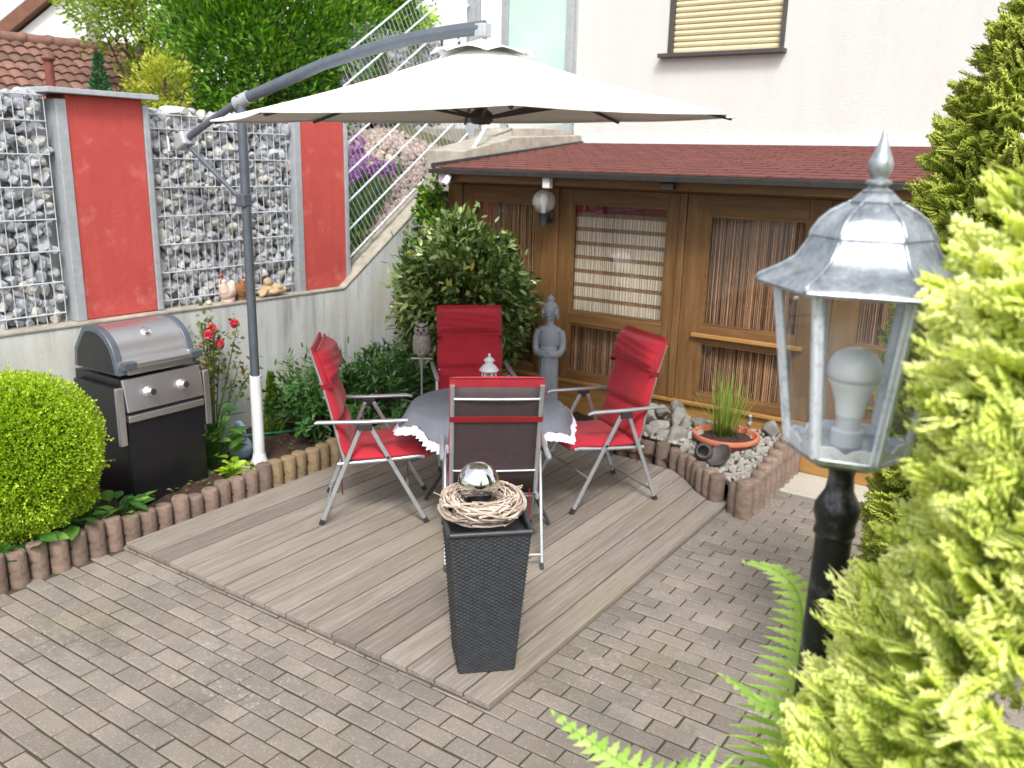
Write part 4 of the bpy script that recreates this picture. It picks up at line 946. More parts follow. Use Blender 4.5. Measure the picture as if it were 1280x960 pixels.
def build_grill():
    G = thing('gas_grill', 'black two-burner gas grill with a stainless steel lid', 'grill', (-4.78, 3.155, 0.0))     # front faces +x
    w = .275
    def pt(name, mb, mat, par=G, **k): return mb.build(name, mat, par, **k)
    m = MB(); m.span(-.50, -.012, -w, w, .012, .625); body = pt('cabinet', m, 'black_enamel', bevel=.006)
    m = MB(); m.span(-.011, .008, -w+.004, w-.004, .03, .575); door = pt('door', m, 'black_enamel', bevel=.004)
    m = MB(); m.span(-.011, .022, -w+.004, w-.004, .577, .622); pt('door_handle', m, 'stainless', door, bevel=.006)
    m = MB(); m.span(-.011, .004, -w+.004, w-.004, .624, .642); pt('gap_shade', m, 'dark', body)  # solid dark strip, colour stands in for the shaded gap under the panel
    m = MB(); m.prism([(-.012, .645), (.024, .645), (-.012, .845), (-.03, .845)], -w, w, 'y'); pan = pt('control_panel', m, 'stainless', bevel=.004)
    for y in (-.11, .125):
        kk = MB(); Rm = roty(PI/2-.18); kk.lathe([(.036, 0), (.037, .006), (.03, .012)], (.006, y, .745), 22, Rm); k0 = pt('knob', kk, 'stainless', pan, smooth=40)
        kk = MB(); kk.lathe([(.027, .010), (.025, .042), (.022, .046), (0, .046)], (.006, y, .745), 22, Rm); tmp = pt('knob_grip', kk, 'stainless', pan, smooth=40)
        kk = MB(); kk.lathe([(.0205, .0465), (.019, .050), (0, .0505)], (.006, y, .745), 18, Rm); pt('knob_cap', kk, 'black_plastic', pan, smooth=40)
    m = MB(); m.span(-.52, -.03, -w-.005, w+.005, .626, .846); pt('firebox', m, 'black_enamel', bevel=.004)
    # lid: quarter-round shell, dark end caps, front lip with a broad handle
    arc = [(-.045, .866), (-.06, .93)]+[(-.30+.235*math.cos(a), .93+.215*math.sin(a)) for a in np.linspace(.06, PI*.62, 16)]+[(-.50, .985), (-.515, .866)]
    m = MB(); m.prism(arc, -w+.045, w-.045, 'y'); lid = pt('lid', m, 'stainless', smooth=35)
    for a, b in ((-w-.002, -w+.044), (w-.044, w+.002)):
        m = MB(); cx, cz = -.28, .96; big = [(cx+(x-cx)*1.035, cz+(z-cz)*1.035 if z > .9 else z) for x, z in arc]; m.prism(big, a, b, 'y'); pt('lid_end', m, 'grey_paint', lid, smooth=35, bevel=.004)
    for yy in (-w-.0045, w+.0025):
        m = MB(); cx, cz = -.30, .93; small = [(cx+(x-cx)*.86, cz+(z-cz)*.86) for x, z in arc]; m.prism(small, yy, yy+.002, 'y'); pt('end_plate', m, 'black_enamel', lid)
    m = MB(); m.prism([(-.05, .866), (-.012, .868), (-.010, .905), (-.03, .945), (-.06, .948)], -w+.046, w-.046, 'y'); pt('lid_lip', m, 'stainless', lid, bevel=.004)
    m = MB(); m.span(-.008, .026, -w+.03, w-.03, .915, .95); 
    for y in (-w+.035, w-.035): m.span(-.06, -.006, y-.02, y+.02, .912, .953)
    pt('lid_handle', m, 'stainless', lid, bevel=.010)
    for y in (-w+.04, w-.04): m = MB(); m.span(-.014, .032, y-.045, y+.045, .907, .957); pt('handle_end', m, 'grey_paint', lid, bevel=.008)
    m = MB(); Rt = roty(.62); m.lathe([(.034, -.004), (.036, .006), (.03, .010), (0, .011)], (-.30+.235*math.cos(.86), .0, .93+.215*math.sin(.86)), 22, roty(PI/2-.86)); pt('thermometer', m, 'chrome', lid, smooth=40)
    # folded side shelves hang at both sides with a stainless front edge
    for s in (-1, 1):
        m = MB(); m.span(-.47, -.02, s*(w+.012), s*(w+.05), .44, .80); sh = pt('side_shelf', m, 'black_enamel', bevel=.006)
        m = MB(); m.span(-.019, .012, s*(w+.010), s*(w+.055), .435, .805); pt('shelf_front', m, 'stainless', sh, bevel=.005)
    for x in (-.45, -.06):
        for y in (-.23, .23): m = MB(); m.lathe([(.02, 0), (.02, .014)], (x, y, -.001), 10); pt('foot', m, 'black_plastic')

def weave(side, n, rows):
    pass
def build_planter():
    a0 = math.radians(45); Pl = thing('rattan_planter', 'tall tapered black rattan planter at the front corner of the deck', 'planter', (-2.035, 2.845, 0.001), a0)
    H, wb, wt = .675, .122, .170
    m = MB(); nu, nv = 97, 150
    for s in range(4):
        R = rotz(s*PI/2); P = np.zeros((nv, nu, 3))
        for i in range(nv):
            f = i/(nv-1); w = wb+(wt-wb)*f
            for k in range(nu):
                u = k/(nu-1)*2-1; c = k/5.0; r = i/2.0
                d = .0042*abs(math.sin(PI*r))*(1+.8*math.sin(PI*c)*(1 if int(r) % 2 else -1)) if abs(u) < .995 else 0
                P[i, k] = (u*w, -w-d*(1 if abs(u) < .99 else .2), f*H)
        m.grid(P @ R.T)
    m.build('woven_body', 'rattan', Pl, smooth=180)
    m = MB()
    for s in range(4):
        R = rotz(s*PI/2); v = np.array([(-wt-.006, -wt-.006, H+.012), (wt+.006, -wt-.006, H+.012)]) @ R.T; m.tube(v[0], v[1], .011, n=8)
    m.build('rim', 'rattan', Pl, smooth=60)
    m = MB(); m.span(-wt+.004, wt-.004, -wt+.004, wt-.004, H-.06, H-.03); m.build('inner_tray', 'rattan', Pl)
    # twig wreath, its twigs woven round a ring
    W = thing('twig_wreath', 'round wreath of pale twigs lying on the rattan planter', 'wreath', (-2.06, 2.852, .702)); m = MB()
    for k in range(230):
        a = rng.uniform(0, 2*PI); L = rng.uniform(.5, 1.6); b0 = rng.uniform(0, 2*PI); tw = rng.uniform(-1.6, 1.6); n = 7; rr = .052*rng.uniform(.45, 1.05); pts = []
        for q in range(n):
            t = q/(n-1); aa = a+L*t; bb = b0+tw*t; ro = .128+rr*math.cos(bb)*1.0; pts.append((ro*math.cos(aa)+rnd.gauss(0, .0016), ro*math.sin(aa)+rnd.gauss(0, .0016), .042+rr*.85*math.sin(bb)+rnd.gauss(0, .0016)))
        if k % 4 == 0: e = np.array(pts[-1]); o = norm(np.array([e[0], e[1], rng.uniform(-.02, .12)])); pts.append(tuple(e+o*rng.uniform(.012, .04)))
        r0 = rng.uniform(.0028, .0058); m.path(pts, np.linspace(r0, r0*.6, len(pts)), 5, rng.random())
    m.V = [q*1.1 for q in m.V]; m.build('twigs', 'twig', W, smooth=60)
    m = MB(); m.ball((0, 0, 0), .091, 48, 32); o = m.build('mirror_ball', 'chrome', None, smooth=180); place(o, (-2.09, 2.87, .832)); tag(o, 'shiny silver mirror ball resting inside the twig wreath', 'garden ball')

REMESH = lambda v, s=6: [('REMESH', dict(mode='VOXEL', voxel_size=v, use_smooth_shade=True)), ('SMOOTH', dict(factor=.5, iterations=s))]
def build_figures():
    # standing stone Buddha
    B = thing('buddha_statue', 'grey stone standing Buddha statue between the round shrub and the veranda', 'statue', (-3.62, 5.93, .055), math.radians(-70)); m = MB()   # faces local +x
    m.lathe([(.15, .0), (.155, .03), (.14, .06), (.125, .07), (.118, .10), (.112, .30), (.108, .5), (.105, .60), (.10, .66), (0, .67)], n=28)
    m.ball((0, 0, .735), (.078, .118, .13), 18, 12); m.ball((0, 0, .665), (.075, .10, .09), 16, 10); m.ball((-.005, 0, .805), (.06, .135, .045), 16, 9)
    m.tube((0, 0, .80), (.004, 0, .90), .042, n=14)
    for s in (1, -1):
        m.path([(-.005, .125*s, .80), (0, .150*s, .74), (.012, .152*s, .665), (.05, .130*s, .625), (.088, .075*s, .615), (.108, .02*s, .618)], [.038, .04, .037, .034, .030, .027], 12)
        for q in range(4): m.path([(.104, .02*s, .606+.013*q), (.121, .0+.002*s, .602+.013*q), (.118, -.022*s, .601+.013*q)], [.0085, .008, .006], 6)
        m.path([(.06, .058*s, .945), (.0, .066*s, .985), (-.002, .066*s, .90)], .010, 6); m.ball((.0, .066*s, .935), (.014, .010, .042), 10, 8)
    for k in range(5): m.path([(.112*math.cos(b), .112*math.sin(b), .60), (.119*math.cos(b), .119*math.sin(b), .08)], .008, 6) if (b := -.5+.25*k) is not None else None
    m.ball((.008, 0, .955), (.062, .058, .077), 22, 16); m.ball((-.006, 0, .985), (.066, .062, .060), 20, 12); m.ball((-.006, 0, 1.055), (.034, .034, .034), 14, 9); m.ball((-.006, 0, 1.085), .014, 8, 6)
    m.path([(.064, 0, .965), (.078, 0, .935), (.066, 0, .93)], [.006, .0105, .008], 8)
    for s in (1, -1): m.ball((.058, .024*s, .962), (.012, .015, .005), 10, 6); m.path([(.065, .008*s, .978), (.062, .026*s, .981), (.052, .042*s, .972)], .004, 5)
    m.ball((.064, 0, .912), (.009, .018, .006), 10, 6); m.ball((.056, 0, .895), (.014, .018, .012), 10, 6)
    for k in range(90):
        u = unit(1)[0]
        if u[2] < -.1 or (u[0] > .55 and u[2] < .5): continue
        m.ball(np.array([-.006, 0, .985])+u*np.array([.066, .062, .060]), .008, 6, 4)
    m.V = [q*np.array([.76, .74, 1.0]) if q[:, 2].mean() < .86 else q*np.array([.95, .93, 1.0]) for q in m.V]
    m.build('body', 'grey_statue', B, mods=REMESH(.0042, 1))
    # owl on a stake
    O = thing('owl_ornament', 'grey owl ornament perched on a metal stake beside the back chair', 'ornament', (-4.27, 5.08, .02), math.radians(-55)); m = MB(); z = .66
    m.ball((0, 0, z+.115), (.055, .06, .115), 18, 14); m.ball((.012, 0, z+.225), (.052, .060, .055), 16, 12)
    for s in (1, -1): m.path([(.008, .036*s, z+.255), (.0, .046*s, z+.295)], [.018, .003], 6); m.ball((-.004, .052*s, z+.11), (.035, .020, .085), 12, 10)
    m.path([(-.02, 0, z+.05), (-.035, 0, z-.04), (-.04, 0, z-.10)], [.04, .028, .016], 8)
    for k in range(150):
        b = rng.uniform(-1.2, 1.2); h = rng.uniform(.03, .19); m.ball((.052*math.cos(b)*math.sqrt(max(.1, 1-((h-.115)/.115)**2)), .058*math.sin(b)*math.sqrt(max(.1, 1-((h-.115)/.115)**2)), z+h), (.008, .008, .011), 6, 4)
    m.build('body', 'owl_grey', O, mods=REMESH(.0045, 1))
    m = MB()
    for s in (1, -1): m.ball((.060, .022*s, z+.232), (.006, .011, .011), 10, 8)
    m.path([(.062, 0, z+.222), (.072, 0, z+.206), (.064, 0, z+.198)], [.006, .006, .002], 6)
    for s in (1, -1): m.path([(.056, .006*s, z+.25), (.052, .03*s, z+.262), (.03, .05*s, z+.272)], .007, 5)
    m.build('eyes_and_beak', 'stone_dark', O, smooth=180)
    m = MB(); m.tube((0, 0, 0), (0, 0, z+.01), .008, n=8); m.tube((0, -.085, z-.005), (0, .085, z-.005), .008, n=8); m.build('stake', 'galv', O, smooth=60)
    # hens and a lying figure on the wall ledge
    def hen(name, label, p, a, mat, s):
        H = thing(name, label, 'figurine', p, a); m = MB()
        m.ball((0, 0, .075*s), np.array([.085, .062, .07])*s, 16, 11); m.path([(.05*s, 0, .09*s), (.075*s, 0, .145*s), (.078*s, 0, .18*s)], [.045*s, .03*s, .026*s], 12); m.path([(-.05*s, 0, .09*s), (-.10*s, 0, .145*s)], [.045*s, .018*s], 10); m.lathe([(.055*s, 0), (.055*s, .03*s)], n=14)
        m.build('body', mat, H, mods=REMESH(.005, 4)); m = MB()
        for k in range(3): m.ball(((.07+.012*k)*s, 0, (.205+.006*(k == 1))*s), np.array([.012, .007, .016])*s, 8, 6)
        m.ball((.098*s, 0, .16*s), np.array([.008, .008, .018])*s, 8, 6); m.build('comb', 'comb_red', H, smooth=180)
        m = MB(); m.path([(.10*s, 0, .185*s), (.122*s, 0, .178*s)], [.009*s, .001], 8); m.build('beak', 'beige_stone', H)
    hen('hen_figurine', 'white and pink hen figurine on the wall ledge left of the umbrella pole', (-5.50, 4.235, 1.092), -1.1, 'white_ceramic', 1.0)
    hen('hen_figurine', 'brown hen figurine on the wall ledge half behind the umbrella pole', (-5.515, 4.375, 1.091), -.4, 'brown_ceramic', .9)
    F = thing('reclining_figurine', 'beige stone figurine lying on the wall ledge right of the umbrella pole', 'figurine', (-5.50, 4.66, 1.089), math.radians(80)); m = MB()
    m.ball((0, 0, .035), (.13, .05, .035), 14, 8); m.ball((-.03, 0, .06), (.06, .045, .04), 12, 8); m.ball((-.035, -.01, .115), .037, 14, 10); m.ball((.05, 0, .065), (.055, .045, .035), 12, 8); m.ball((.11, .0, .045), (.035, .03, .025), 10, 7); m.path([(-.06, -.04, .06), (-.10, -.05, .025), (-.13, -.04, .015)], .018, 8); m.ball((.0, -.045, .035), (.05, .02, .02), 10, 6)
    m.build('body', 'beige_stone', F, mods=REMESH(.005, 2))
    S = MB(); S.ball((0, 0, .018), (.02, .02, .018), 10, 7); o = S.build('white_pebble', 'white_ceramic', None, smooth=180); place(o, (-5.47, 4.04, 1.093)); tag(o, 'small white pebble on the wall ledge left of the hen figurines', 'pebble')
    # blue grey ceramic bird behind the pole foot
    D = thing('ceramic_bird', 'blue grey glazed bird shaped ornament behind the white umbrella foot', 'ornament', (-5.02, 3.90, .03), math.radians(-20)); m = MB()
    m.lathe([(.07, 0), (.085, .03), (.09, .07), (.075, .11), (.055, .14), (.04, .16), (0, .17)], n=22); m.path([(0, 0, .13), (-.03, 0, .19), (-.01, 0, .235), (.04, 0, .225), (.06, 0, .18), (.05, 0, .14)], [.05, .042, .038, .034, .026, .02], 12)
    m.build('body', 'blue_glaze', D, mods=REMESH(.005, 6))

def build_stone_bed():
    m = MB(); P = np.zeros((26, 60, 3))
    for i, y in enumerate(np.linspace(5.36, 6.40, 26)):
        for k, x in enumerate(np.linspace(-2.75, -1.68, 60)):
            lim = np.interp(x, [-2.75, -2.36, -2.16, -2.03, -1.89, -1.74, -1.68], [5.80, 5.745, 5.60, 5.45, 5.36, 5.32, 5.32])+.03
            yy = max(y, lim); P[i, k] = (x, yy, .115+.10*(yy-5.4)+rnd.gauss(0, .006))
    m.grid(P); structure('bed_ground', m, 'soil')
    n = 1500; x = rng.uniform(-2.7, -1.70, n); y = rng.uniform(5.38, 6.36, n); lim = np.interp(x, [-2.75, -2.36, -2.16, -2.03, -1.89, -1.74, -1.68], [5.80, 5.745, 5.60, 5.45, 5.38, 5.34, 5.34])+.055; k = y > lim; x, y = x[k], y[k]
    m = MB(); stones(m, np.stack([x, y, .122+.10*(y-5.4)], -1), rng.uniform(.010, .026, len(x)), tint=rng.uniform(.5, 1, len(x)))
    tag(m.build('pebbles', 'rock'), 'pale pebbles filling the stone bed round the terracotta bowl', 'pebbles', kind='stuff')
    rocks = [(-2.62, 5.98, .20, .105), (-2.50, 6.10, .24, .11), (-2.74, 6.12, .24, .10), (-2.58, 6.24, .30, .09), (-2.44, 5.92, .19, .10), (-2.80, 5.98, .19, .09), (-2.38, 6.20, .23, .085), (-2.86, 6.2, .25, .09), (-2.70, 5.92, .17, .075), (-2.52, 5.87, .17, .07), (-2.66, 6.10, .32, .075), (-2.33, 6.02, .18, .07), (-2.94, 6.06, .18, .08), (-2.48, 6.02, .31, .07)]
    for i, (x, y, z, s) in enumerate(rocks):
        m = MB(); m.add((ROCKS[i % 14]*s*np.array([1.2, 1.0, .85])) @ rotmats(1)[0].T, IF, rnd.random()); o = m.build('rock', 'rock', None, bevel=.004); place(o, (x, y, z)); tag(o, 'angular grey rock in the heap between right chair and terracotta bowl', 'rock', 'rocks heaped against the veranda')
    small = [(-2.36, 5.86, .16, .055, .9), (-2.30, 5.77, .16, .05, .5), (-2.20, 5.72, .17, .05, .95), (-2.1, 5.70, .15, .04, .6), (-1.86, 5.82, .17, .05, .4), (-1.80, 5.98, .19, .055, .85), (-1.84, 6.30, .26, .075, .3), (-1.78, 6.12, .2, .045, .9), (-2.33, 5.95, .2, .05, .8), (-2.0, 5.64, .15, .035, 1), (-1.88, 5.60, .15, .04, .9)]
    for i, (x, y, z, s, t) in enumerate(small):
        m = MB(); m.add((ROCKS[(i+5) % 14]*s) @ rotmats(1)[0].T, IF, t); o = m.build('small_rock', 'rock', None, bevel=.003); place(o, (x, y, z)); tag(o, 'small pale rock beside the terracotta bowl in the stone bed', 'rock', 'small rocks round the terracotta bowl')
    B = thing('terracotta_bowl', 'wide terracotta plant bowl set among stones before the right window', 'bowl', (-2.10, 6.03, .115)); m = MB()
    m.lathe([(.15, 0), (.19, .05), (.222, .10), (.245, .108), (.25, .125), (.245, .14), (.225, .14), (.215, .115), (.20, .09)], n=44); m.build('pot', 'terracotta', B, smooth=40)
    m = MB(); m.lathe([(.213, .10), (.1, .115), (0, .118)], n=40); m.build('soil', 'soil', B)
    R = thing('potted_rush', 'tall thin green rush growing in the terracotta bowl', 'plant', (-2.12, 6.04, .23)); m = MB(); nb = 120
    for k in range(nb):
        a, r = rng.uniform(0, 2*PI), abs(rng.normal(0, .05)); out = k % 5 == 0; lean = abs(rng.normal(0, .09))+(.5*rng.random() if out else 0); L = rng.uniform(.22, .52) if not out else rng.uniform(.25, .5)
        b = np.array([math.cos(a)*r, math.sin(a)*r*1.1, 0]); d = np.array([math.cos(a)*lean, math.sin(a)*lean, 1]); d /= np.linalg.norm(d)
        pts = [b+d*L*t+np.array([math.cos(a), math.sin(a), -.6])*L*.45*lean*t*t for t in (0, .35, .7, 1)]; m.path(pts, [.0026, .0024, .0018, .0006], 4, rng.random())
    m.build('foliage', 'leaf_grass', R, smooth=180)
    m = MB(); m.ball((0, 0, .035), (.035, .022, .03), 12, 8); m.path([(.015, 0, .05), (.03, 0, .085)], [.014, .012], 8); m.ball((.032, 0, .095), .016, 10, 8); m.path([(.044, 0, .094), (.06, 0, .09)], [.005, .001], 6); m.path([(-.025, 0, .035), (-.06, 0, .03)], [.012, .006], 6); m.tube((0, 0, -.05), (0, 0, .03), .005)
    o = m.build('bird_figurine', 'owl_grey', None, mods=REMESH(.004, 1)); place(o, (-1.975, 6.16, .295), -1.2); tag(o, 'little grey bird figurine on the right rim of the terracotta bowl', 'figurine')
    for k, (x, y, a, lab) in enumerate(((-2.12, 5.66, .3, 'dark broken clay jar lying open before the terracotta bowl, the left one'), (-1.97, 5.62, -.5, 'dark round clay dish tipped over right of the broken jar'))):
        m = MB()
        if k == 0: m.lathe([(.04, 0), (.06, .03), (.068, .08), (.055, .12), (.046, .13), (.040, .128), (.05, .08), (.045, .03), (0, .02)], n=20)
        else: m.lathe([(0, 0), (.05, .005), (.085, .03), (.095, .05), (.086, .05), (.07, .03), (0, .014)], n=22)
        o = m.build('clay_jar' if k == 0 else 'clay_dish', 'dark_clay', None, smooth=50); place(o, (x, y, .20), a); o.matrix_basis = Matrix.Translation((x, y, .195)) @ Matrix.Rotation(a, 4, 'Z') @ Matrix.Rotation(1.15 if k == 0 else .75, 4, 'X'); tag(o, lab, 'jar' if k == 0 else 'dish')

# ================================================================== PLANTS
def broad_plant(name, label, p, n, L, W, mat, spread, h, group=None):
    T = thing(name, label, 'plant', p, rnd.random()*6, group); m = MB()
    for k in range(n):
        a = rng.uniform(0, 2*PI); r = spread*rng.random()**.6; z = h*rng.random(); c = np.array([[r*math.cos(a), r*math.sin(a), z]]); d = np.array([[math.cos(a), math.sin(a), rng.uniform(-.3, .7)]])
        leaves(m, c, d, unit(1)*.5+(0, 0, 1), L*rng.uniform(.6, 1.2), W*rng.uniform(.7, 1.2), rng.random(), LEAF6); m.tube((c[0][0]*.2, c[0][1]*.2, -.02), c[0], .003, n=4, tint=.3)
    m.build('foliage', mat, T); return T
def build_plants():
    # clipped golden ball at the left
    T = thing('boxwood_ball', 'clipped yellow green ball shrub left of the gas grill', 'shrub', (-4.755, 2.215, .04)); m = MB()
    c = np.array([0, 0, .525]); u = unit(40000); r = np.array([.425, .43, .455]); bump = 1+.035*np.sin(u @ np.array([7, 3, 5]))+.03*np.sin(u @ np.array([-4, 8, 3])+1)+.02*np.sin(u @ np.array([13, -9, 11]))
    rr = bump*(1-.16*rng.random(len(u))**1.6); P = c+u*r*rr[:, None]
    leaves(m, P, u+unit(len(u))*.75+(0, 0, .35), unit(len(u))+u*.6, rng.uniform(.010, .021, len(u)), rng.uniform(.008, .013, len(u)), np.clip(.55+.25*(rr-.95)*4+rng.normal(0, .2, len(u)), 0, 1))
    u = unit(7000); P = c+u*r*(.45+.4*rng.random((len(u), 1))); leaves(m, P, u+unit(len(u)), unit(len(u)), .04, .03, rng.random(len(u))*.3)  # oversized darker inner leaves, added to block light through the ball
    for q in unit(130):                                                               # stray shoots past the clipped outline
        k = rng.integers(4, 9); e = norm(q+unit(1)[0]*.25); P = c+q*r*1.0+e*np.linspace(0, rng.uniform(.02, .055), k)[:, None]; leaves(m, P, e+unit(k)*.8, unit(k)+q, .02, .013, .75+.25*rng.random(k))
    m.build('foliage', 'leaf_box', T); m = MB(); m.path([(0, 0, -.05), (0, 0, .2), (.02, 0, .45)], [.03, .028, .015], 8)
    for k in range(14): e = unit(1)[0]*.33; m.path([(0, 0, .15), e*.5+c*.7, c+e], [.012, .008, .004], 5)
    m.build('stem', 'bark', T)
    # big round variegated evergreen
    T = thing('round_evergreen', 'big round glossy evergreen shrub behind the back chair', 'shrub', (-4.46, 5.86, .04)); m = MB()
    clumps(m, (0, 0, .98), (.55, .49, .66), 9500, 200, .078, .042, .12, .6, LEAF6, upb=-.05, tmean=.45, tvar=.28); clumps(m, (0, 0, .40), (.42, .42, .38), 1700, 50, .085, .036, .15, .5, LEAF6, upb=.2, tmean=.35, tvar=.25)
    m.build('foliage', 'leaf_shrub', T); m = MB(); m.path([(0, 0, -.05), (.02, 0, .4), (0, .02, 1.0)], [.035, .03, .015], 8)
    for k in range(26): e = unit(1)[0]*np.array([.42, .44, .55])+(0, 0, .98); m.path([(0, 0, .25), e*.6, e], [.016, .01, .004], 5)
    m.build('stem', 'bark', T)
    m = MB(); P = np.array([[-.38, -.42, 1.12], [.25, -.52, 1.2], [-.1, -.5, 1.42], [.4, -.42, 1.3], [-.30, -.5, .95]])
    for p in P: leaves(m, p+rng.normal(0, .02, (4, 3)), unit(4)+(0, -.6, .4), unit(4)+(0, 0, 1), .075, .034, rng.uniform(.6, 1, 4), LEAF6)
    m.build('yellowed_leaves', 'leaf_yellow', T)
    # climber at the wall corner
    T = thing('climbing_ivy', 'bright green ivy climbing the corner between parapet and veranda', 'climber', (-5.12, 6.2, .04)); m = MB()
    for z, s in ((1.0, .26), (1.3, .22), (1.55, .17), (1.75, .12)): clumps(m, (.02, .0, z), (s, s*.7, .22), 420, 16, .055, .042, .24, .3, LEAF6, droop=.2)
    m.build('foliage', 'leaf_ivy', T); m = MB(); m.path([(0, 0, -.05), (.03, 0, .6), (0, 0, 1.2), (.02, 0, 1.8)], [.014, .012, .01, .004], 6); m.build('stem', 'bark', T)
    # azalea-like mounds at the foot of the wall
    for i, (x, y, s, lab) in enumerate(((-4.93, 4.66, 1.0, 'bushy dark green shrub with narrow leaves against the concrete wall behind the left chair'), (-4.72, 5.14, .92, 'bushy narrow leaved shrub between left chair and owl ornament'))):
        T = thing('low_shrub', lab, 'shrub', (x, y, .05)); m = MB(); nc = 60; u = unit(nc); u[:, 2] = np.abs(u[:, 2]); C = u*np.array([.40, .40, .62])*s*rng.uniform(.55, 1.0, (nc, 1))+(0, 0, .10)
        for q in range(nc):                                                           # whorls of narrow leaves at shoot tips
            nl = 20; a = rng.uniform(0, 2*PI, nl); el = rng.uniform(-.1, 1.0, nl); ax = norm(u[q]+(0, 0, .9)); t1 = norm(np.cross(ax, (1, .2, 0))); t2 = np.cross(ax, t1)
            d = np.cos(a)[:, None]*t1+np.sin(a)[:, None]*t2+el[:, None]*ax; leaves(m, C[q]+rng.normal(0, .028, (nl, 3)), d, ax+unit(nl)*.35, rng.uniform(.055, .10, nl)*s, .024, np.clip(.5+rng.normal(0, .22, nl)+(C[q][2]-.4)*.3, 0, 1), LEAF6)
        clumps(m, (0, 0, .28), (.36*s, .36*s, .30), 900, 40, .08, .026, .2, .3, LEAF6, tmean=.25)
        m.build('foliage', 'leaf_azalea', T); m = MB()
        for q in range(0, nc, 2): m.path([(rnd.gauss(0, .03), rnd.gauss(0, .03), -.05), C[q]*.55+(0, 0, .05), C[q]], [.009, .006, .003], 5)
        m.build('stem', 'bark', T)
    # rose with pink blooms
    T = thing('rose_bush', 'straggly rose bush with pink blooms against the wall right of the grill', 'rose', (-5.24, 3.84, .04)); m, st = MB(), MB()
    tips = []
    for k in range(15):
        a = rng.uniform(0, 2*PI); tx, ty, tz = rng.uniform(-.14, .18), rng.uniform(-.36, .30), rng.uniform(.55, 1.04); p = [(rnd.gauss(0, .04), rnd.gauss(0, .04), -.04), (tx*.35, ty*.4, tz*.45), (tx*.8, ty*.85, tz*.85), (tx, ty, tz)]; st.path(p, [.007, .006, .004, .0025], 5, .3); tips.append(p[-1])
        nl = 46; t = rng.uniform(.3, 1, nl); P = np.array([np.array(p[1])*(1-q)+np.array(p[3])*q for q in t])+rng.normal(0, .045, (nl, 3)); leaves(m, P, unit(nl)+(0, 0, -.1), unit(nl)+(0, 0, 1.1), rng.uniform(.028, .052, nl), .03, rng.random(nl), LEAF6)
    m.build('foliage', 'leaf_rose', T); st.build('stem', 'leaf_rose', T)
    for p in ((.08, -.02, .95), (.10, -.06, .91), (.10, .02, .83), (.06, .19, .95), (.02, -.28, 1.0)):
        fl = MB(); u = unit(50); leaves(fl, np.array(p)+u*.010, u, unit(50), .030, .028, rng.random(50)**1.5, LEAF6); fl.build('flower', 'petal_pink', T)

    # leafy weeds, small conifer, lime tufts
    K = thing('dwarf_conifer', 'slim yellow green dwarf conifer right of the umbrella pole', 'shrub', (-5.20, 4.36, .04)); m = MB(); n = 2400; z = .5*rng.random(n)**.9; r = .085*(1-z/.56)*rng.random(n)**.4+.004; a = rng.uniform(0, 2*PI, n); P = np.stack([r*np.cos(a), r*np.sin(a), z], -1)
    leaves(m, P, np.stack([np.cos(a)*.5, np.sin(a)*.5, np.full(n, 1.0)], -1), unit(n), .032, .009, rng.random(n)); m.build('foliage', 'leaf_ivy', K); m = MB(); m.tube((0, 0, -.04), (0, 0, .4), .01); m.build('stem', 'bark', K)
    ws = [(-4.62, 2.40, .05, 34, .13, .085, .15, .16), (-4.66, 2.68, .05, 26, .13, .08, .13, .14), (-4.62, 2.12, .05, 40, .12, .08, .18, .16), (-4.72, 1.9, .05, 30, .12, .08, .18, .2)]
    for i, (x, y, z, n, L, W, sp, h) in enumerate(ws): broad_plant('leafy_weed', 'broad leaved green weed along the palisade under the ball shrub', (x, y, z), n, L, W, 'leaf_weed', sp, h, 'weeds under the ball shrub')
    broad_plant('leafy_plant', 'dark green broad leaved plant beside the black grill door', (-4.98, 3.60, .05), 46, .15, .085, 'leaf_weed', .17, .42)
    broad_plant('lime_plant', 'small lime green plant at the grill corner beside the palisade', (-4.66, 3.53, .06), 30, .085, .06, 'leaf_lime', .07, .11)
    broad_plant('lime_plant', 'tiny lime green plant between the grill corner and umbrella foot', (-4.60, 3.70, .06), 14, .06, .04, 'leaf_lime', .05, .06)
    broad_plant('dark_leaf_plant', 'dark green leafy plant right of the dwarf conifer below the wall', (-5.14, 4.62, .05), 40, .14, .08, 'leaf_azalea', .16, .3)
    m = MB(); m.path([(-5.24, 4.05, .10), (-5.12, 4.35, .08), (-4.98, 4.62, .085), (-4.92, 4.86, .12), (-4.98, 5.2, .10), (-5.1, 5.6, .1)], .0095, 8); tag(m.build('garden_hose', 'hose', None, smooth=60), 'green garden hose lying on dark soil behind the umbrella pole', 'hose')
    m = MB(); m.path([(-4.95, 2.1, .10), (-4.70, 2.45, .12), (-4.72, 2.62, .16), (-5.0, 2.75, .10)], .0095, 8); tag(m.build('garden_hose', 'hose', None, smooth=60), 'short green hose loop showing under the clipped ball shrub', 'hose')
    n = 260; x = rng.uniform(-5.3, -4.53, n); y = rng.uniform(1.4, 5.6, n); m = MB(); leaves(m, np.stack([x, y, np.full(n, .085)], -1), unit(n)*(1, 1, .1), unit(n)*.3+(0, 0, 1), .035, .02, rng.random(n)); tag(m.build('fallen_leaves', 'leaf_rose'), 'small dry leaves scattered on the soil bed', 'leaves', kind='stuff')
    # grass tufts and moss in paving joints
    # ---- thujas
    def twig_blob(L, w):  # flat scaly shoot
        return np.array([[0, 0, 0], [.45*L, w, 0], [L, 0, 0], [.45*L, -w, 0], [.5*L, 0, w*.24], [.5*L, 0, -w*.24]])
    BF = np.array([[0, 1, 4], [1, 2, 4], [2, 3, 4], [3, 0, 4], [1, 0, 5], [2, 1, 5], [3, 2, 5], [0, 3, 5]])
